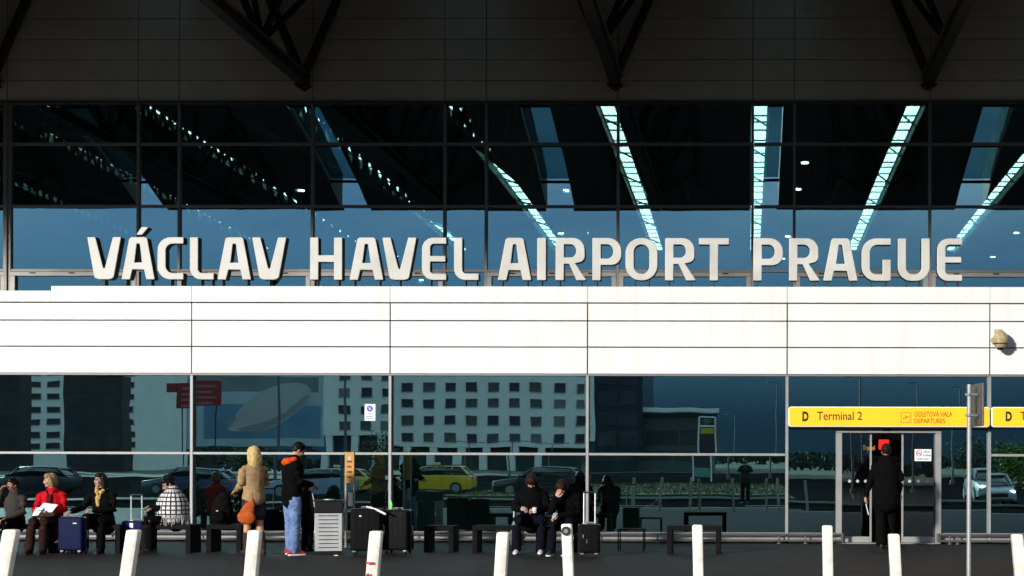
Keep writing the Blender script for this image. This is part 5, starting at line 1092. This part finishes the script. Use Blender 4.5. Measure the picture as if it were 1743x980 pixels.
lamp(870, 745, 122, 'far double lamp mirrored at the foot of the hotel, middle one', .9, True)
lamp(940, 747, 124, 'far double lamp mirrored at the foot of the hotel, right one', .9, True)
lamp(1243, 712, 90, 'white flag like pole lamp mirrored right of the totem', .35)
lamp(1313, 655, 95, 'lamp post mirrored left of the yellow sign', .35)
lamp(1452, 640, 60, 'tall lamp post mirrored above the yellow sign', .35)
lamp(1550, 650, 75, 'lamp post mirrored above the departures lettering', .35)
lamp(1620, 655, 85, 'lamp post mirrored left of the traffic sign', .35)
# cars
tyre = mat('tyre', (.015,.015,.015), .8); rimm = mat('rim', (.4,.4,.4), .35, .5); cglass = mat('car_glass', (.012,.014,.016), .08); hl_m = mat('headlight', (.7,.7,.68), .2); tl_m = mat('tail_light', (.4,.02,.02), .3)
def station_loft(bm, st):
    """st: (x, half width low, half width high, z low, z high)"""
    rings = []
    for x, wl, wh, zl, zh in st:
        zm = zl+(zh-zl)*.55; wm_ = max(wl, wh)*1.0
        rings.append([bm.verts.new(p) for p in ((x,-wl,zl),(x,-wm_,zl+(zh-zl)*.25),(x,-wm_*.99,zm),(x,-wh,zh-.03),(x,-wh*.82,zh),(x,wh*.82,zh),(x,wh,zh-.03),(x,wm_*.99,zm),(x,wm_,zl+(zh-zl)*.25),(x,wl,zl))])
    n = 10
    for a, b in zip(rings, rings[1:]):
        for i in range(n): j = (i+1) % n; bm.faces.new((a[i], a[j], b[j], b[i]))
    bm.faces.new(rings[0][::-1]); bm.faces.new(rings[-1]); return bm
def car(label, px, l, col, rz=0.0, roofbox=False, lights=False):
    b = M_(px, 830, l); q = thing('car', label, 'car', (b.x, -l, -.115 if l > 33 else -.12), R(rz), 'cars opposite the terminal'); m = mat('car_paint_%d' % px, col, .3, 0, .05, 2, coat=.6)
    sharp(obj('body', station_loft(BM(), [(-2.2,.62,.55,.35,.66),(-2.1,.80,.72,.24,.74),(-1.5,.87,.78,.20,.84),(-.9,.88,.82,.20,.93),(.6,.88,.83,.20,.96),(1.7,.87,.80,.22,.98),(2.15,.80,.70,.28,.95),(2.22,.66,.60,.36,.80)]), m, q), 40)
    gh = sharp(obj('cabin_glass', station_loft(BM(), [(-1.05,.74,.70,.90,.95),(-.35,.78,.60,.90,1.36),(.3,.79,.61,.92,1.41),(1.5,.78,.58,.92,1.36),(2.0,.70,.60,.92,1.0)]), cglass, q), 40)
    obj('roof', station_loft(BM(), [(-.42,.56,.50,1.345,1.385),(.3,.60,.54,1.39,1.445),(1.5,.58,.52,1.35,1.40),(1.62,.5,.45,1.31,1.35)]), m, q, True)
    for s in (-1, 1):
        for (x0, z0, x1, z1) in ((-1.0,.95,-.40,1.37),(.35,.95,.32,1.40),(1.2,.96,1.15,1.39),(1.98,.98,1.55,1.36)): bm = BM(); tube(bm, (x0, s*.775, z0), (x1, s*.60, z1), .035, n=6); obj('pillar', bm, m, q)
        for x in (-1.35, 1.35):
            bm = BM(); tube(bm, (x, s*.70, .31), (x, s*.89, .31), .31, n=20); wq = obj('wheel', bm, tyre, q); bm = BM(); tube(bm, (x, s*.8905, .31), (x, s*.90, .31), .20, n=14); obj('rim', bm, rimm, wq)
        hq = obj('headlight', ball(BM(), (-2.12, s*.58, .66), .07,.16,.08), mat('headlight_on', (.8,.8,.8), .2, emit=(1,.97,.9), estr=5) if lights else hl_m, q, True); obj('tail_light', ball(BM(), (2.16, s*.62, .80), .06,.10,.12), tl_m, q, True); obj('wing_mirror', ball(BM(), (-.75, s*.93, 1.0), .07,.10,.07), m, q, True)
    obj('grille', bbox(-2.21,-2.17,-.4,.4,.42,.60,.01), black, q)
    if roofbox: sharp(obj('roof_sign', bbox(.0,.35,-.3,.3,1.45,1.60,.03,2), mat('taxi_sign', (.6,.55,.3), .5), q), 40); obj('roof_rail', bbox(-.3,1.5,-.58,-.54,1.42,1.47,.01,1), black, q); obj('roof_rail', bbox(-.3,1.5,.54,.58,1.42,1.47,.01,1), black, q)
    return q
yc = (.62, .42, .012)
car('yellow taxi with roof rails mirrored behind the big black luggage', 740, 47, yc, 0, True)
car('second yellow taxi mirrored behind the man in jeans', 572, 54, yc, 0, True)
car('silver blue car mirrored behind the man in jeans', 533, 44, (.22, .30, .40), 0)
car('dark car mirrored behind the woman in red', 62, 45, (.02, .022, .03), 0)
car('dark blue car mirrored between the shawl woman and the blonde', 330, 43, (.03, .05, .11), 0)
car('black car mirrored right behind the two seated men', 925, 41, (.012, .012, .015), 4)
car('silver car with lit headlights mirrored at the far right', 1682, 36, (.35, .36, .38), -90, lights=True)
# trees and far woodland
leaf_m = mat('leaf_green', (.045, .07, .02), .7, 0, .5, 2.5); bark = mat('bark', (.08, .06, .045), .9, 0, .3, 8)
def tree(label, x, y, h, r, n, seed, m=leaf_m):
    rn = random.Random(seed); q = thing('tree', label, 'tree', (x, y, -.12), rn.uniform(0, 6), 'trees opposite the terminal'); bm = BM()
    path_tube(bm, [(0,0,0),(.03*h,0,h*.3),(.0,.03*h,h*.55),(0,0,h*.85)], [h*.03,h*.024,h*.016,h*.006], 8); tips = []
    for k in range(9):
        a = rn.uniform(0, 6.28); z0 = h*rn.uniform(.25,.6); e = V3((math.cos(a)*r*rn.uniform(.5,.85), math.sin(a)*r*rn.uniform(.5,.85), z0+h*rn.uniform(.1,.3))); path_tube(bm, [(0,0,z0), e*.5+V3((0,0,z0*.5+.1)), e], [h*.012,h*.008,h*.003], 6); tips.append(e)
    obj('trunk', bm, bark, q); bm = BM(); tips.append(V3((0,0,h*.85)))
    for k in range(n):
        t_ = rn.choice(tips); c = t_+V3((rn.gauss(0,r*.27), rn.gauss(0,r*.27), rn.gauss(0,r*.22))); s_ = V3((rn.gauss(0,1), rn.gauss(0,1), rn.gauss(0,1))).normalized(); u_, w_ = frame_of(s_); k_ = rn.uniform(.05,.12)*max(1, r/2.2)
        bm.faces.new([bm.verts.new(c+u_*k_), bm.verts.new(c+w_*k_*.6), bm.verts.new(c-u_*k_), bm.verts.new(c-w_*k_*.6)])
    obj('crown', bm, m, q); return q
p = M_(1728, 800, 44); tree('small bright green tree mirrored at the right edge', p.x, -44, 2.6, 1.2, 2600, 1, mat('leaf_bright', (.11, .18, .02), .7, 0, .4, 3))
p = M_(1655, 800, 95); tree('dark tree mirrored right of the sliding door', p.x, -95, 4.0, 2.0, 1800, 2)
p = M_(425, 800, 70); tree('round bush mirrored left of the blonde woman', p.x, -70, 2.6, 1.5, 1800, 3)
p = M_(650, 790, 110); tree('dark tree mirrored before the hotel left end', p.x, -110, 4.2, 2.2, 1800, 4)
wd = BM(); rn = random.Random(9)
for k in range(14000):
    x = rn.uniform(-420, 330); h = 3.4+2*mnoise.noise((x*.02, 0, 0))+rn.uniform(-1, 1); y = -420+rn.uniform(-12, 12); z = rn.uniform(0, 1)**.6*h; s_ = rn.uniform(.5, 1.1); a = rn.uniform(0, 3.14)
    c = V3((x, y, z)); u_ = V3((math.cos(a), math.sin(a)*.6, rn.uniform(-.4,.4)))*s_; w_ = V3((rn.uniform(-.3,.3), rn.uniform(-.5,.5), 1))*s_*.8; wd.faces.new([wd.verts.new(c+u_), wd.verts.new(c+w_), wd.verts.new(c-u_), wd.verts.new(c-w_)])
o_ = obj('woodland', wd, mat('far_leaf', (.022, .03, .016), .8, 0, .4, .05)); o_['kind'] = 'stuff'; o_['label'] = 'far dark belt of trees on the horizon'
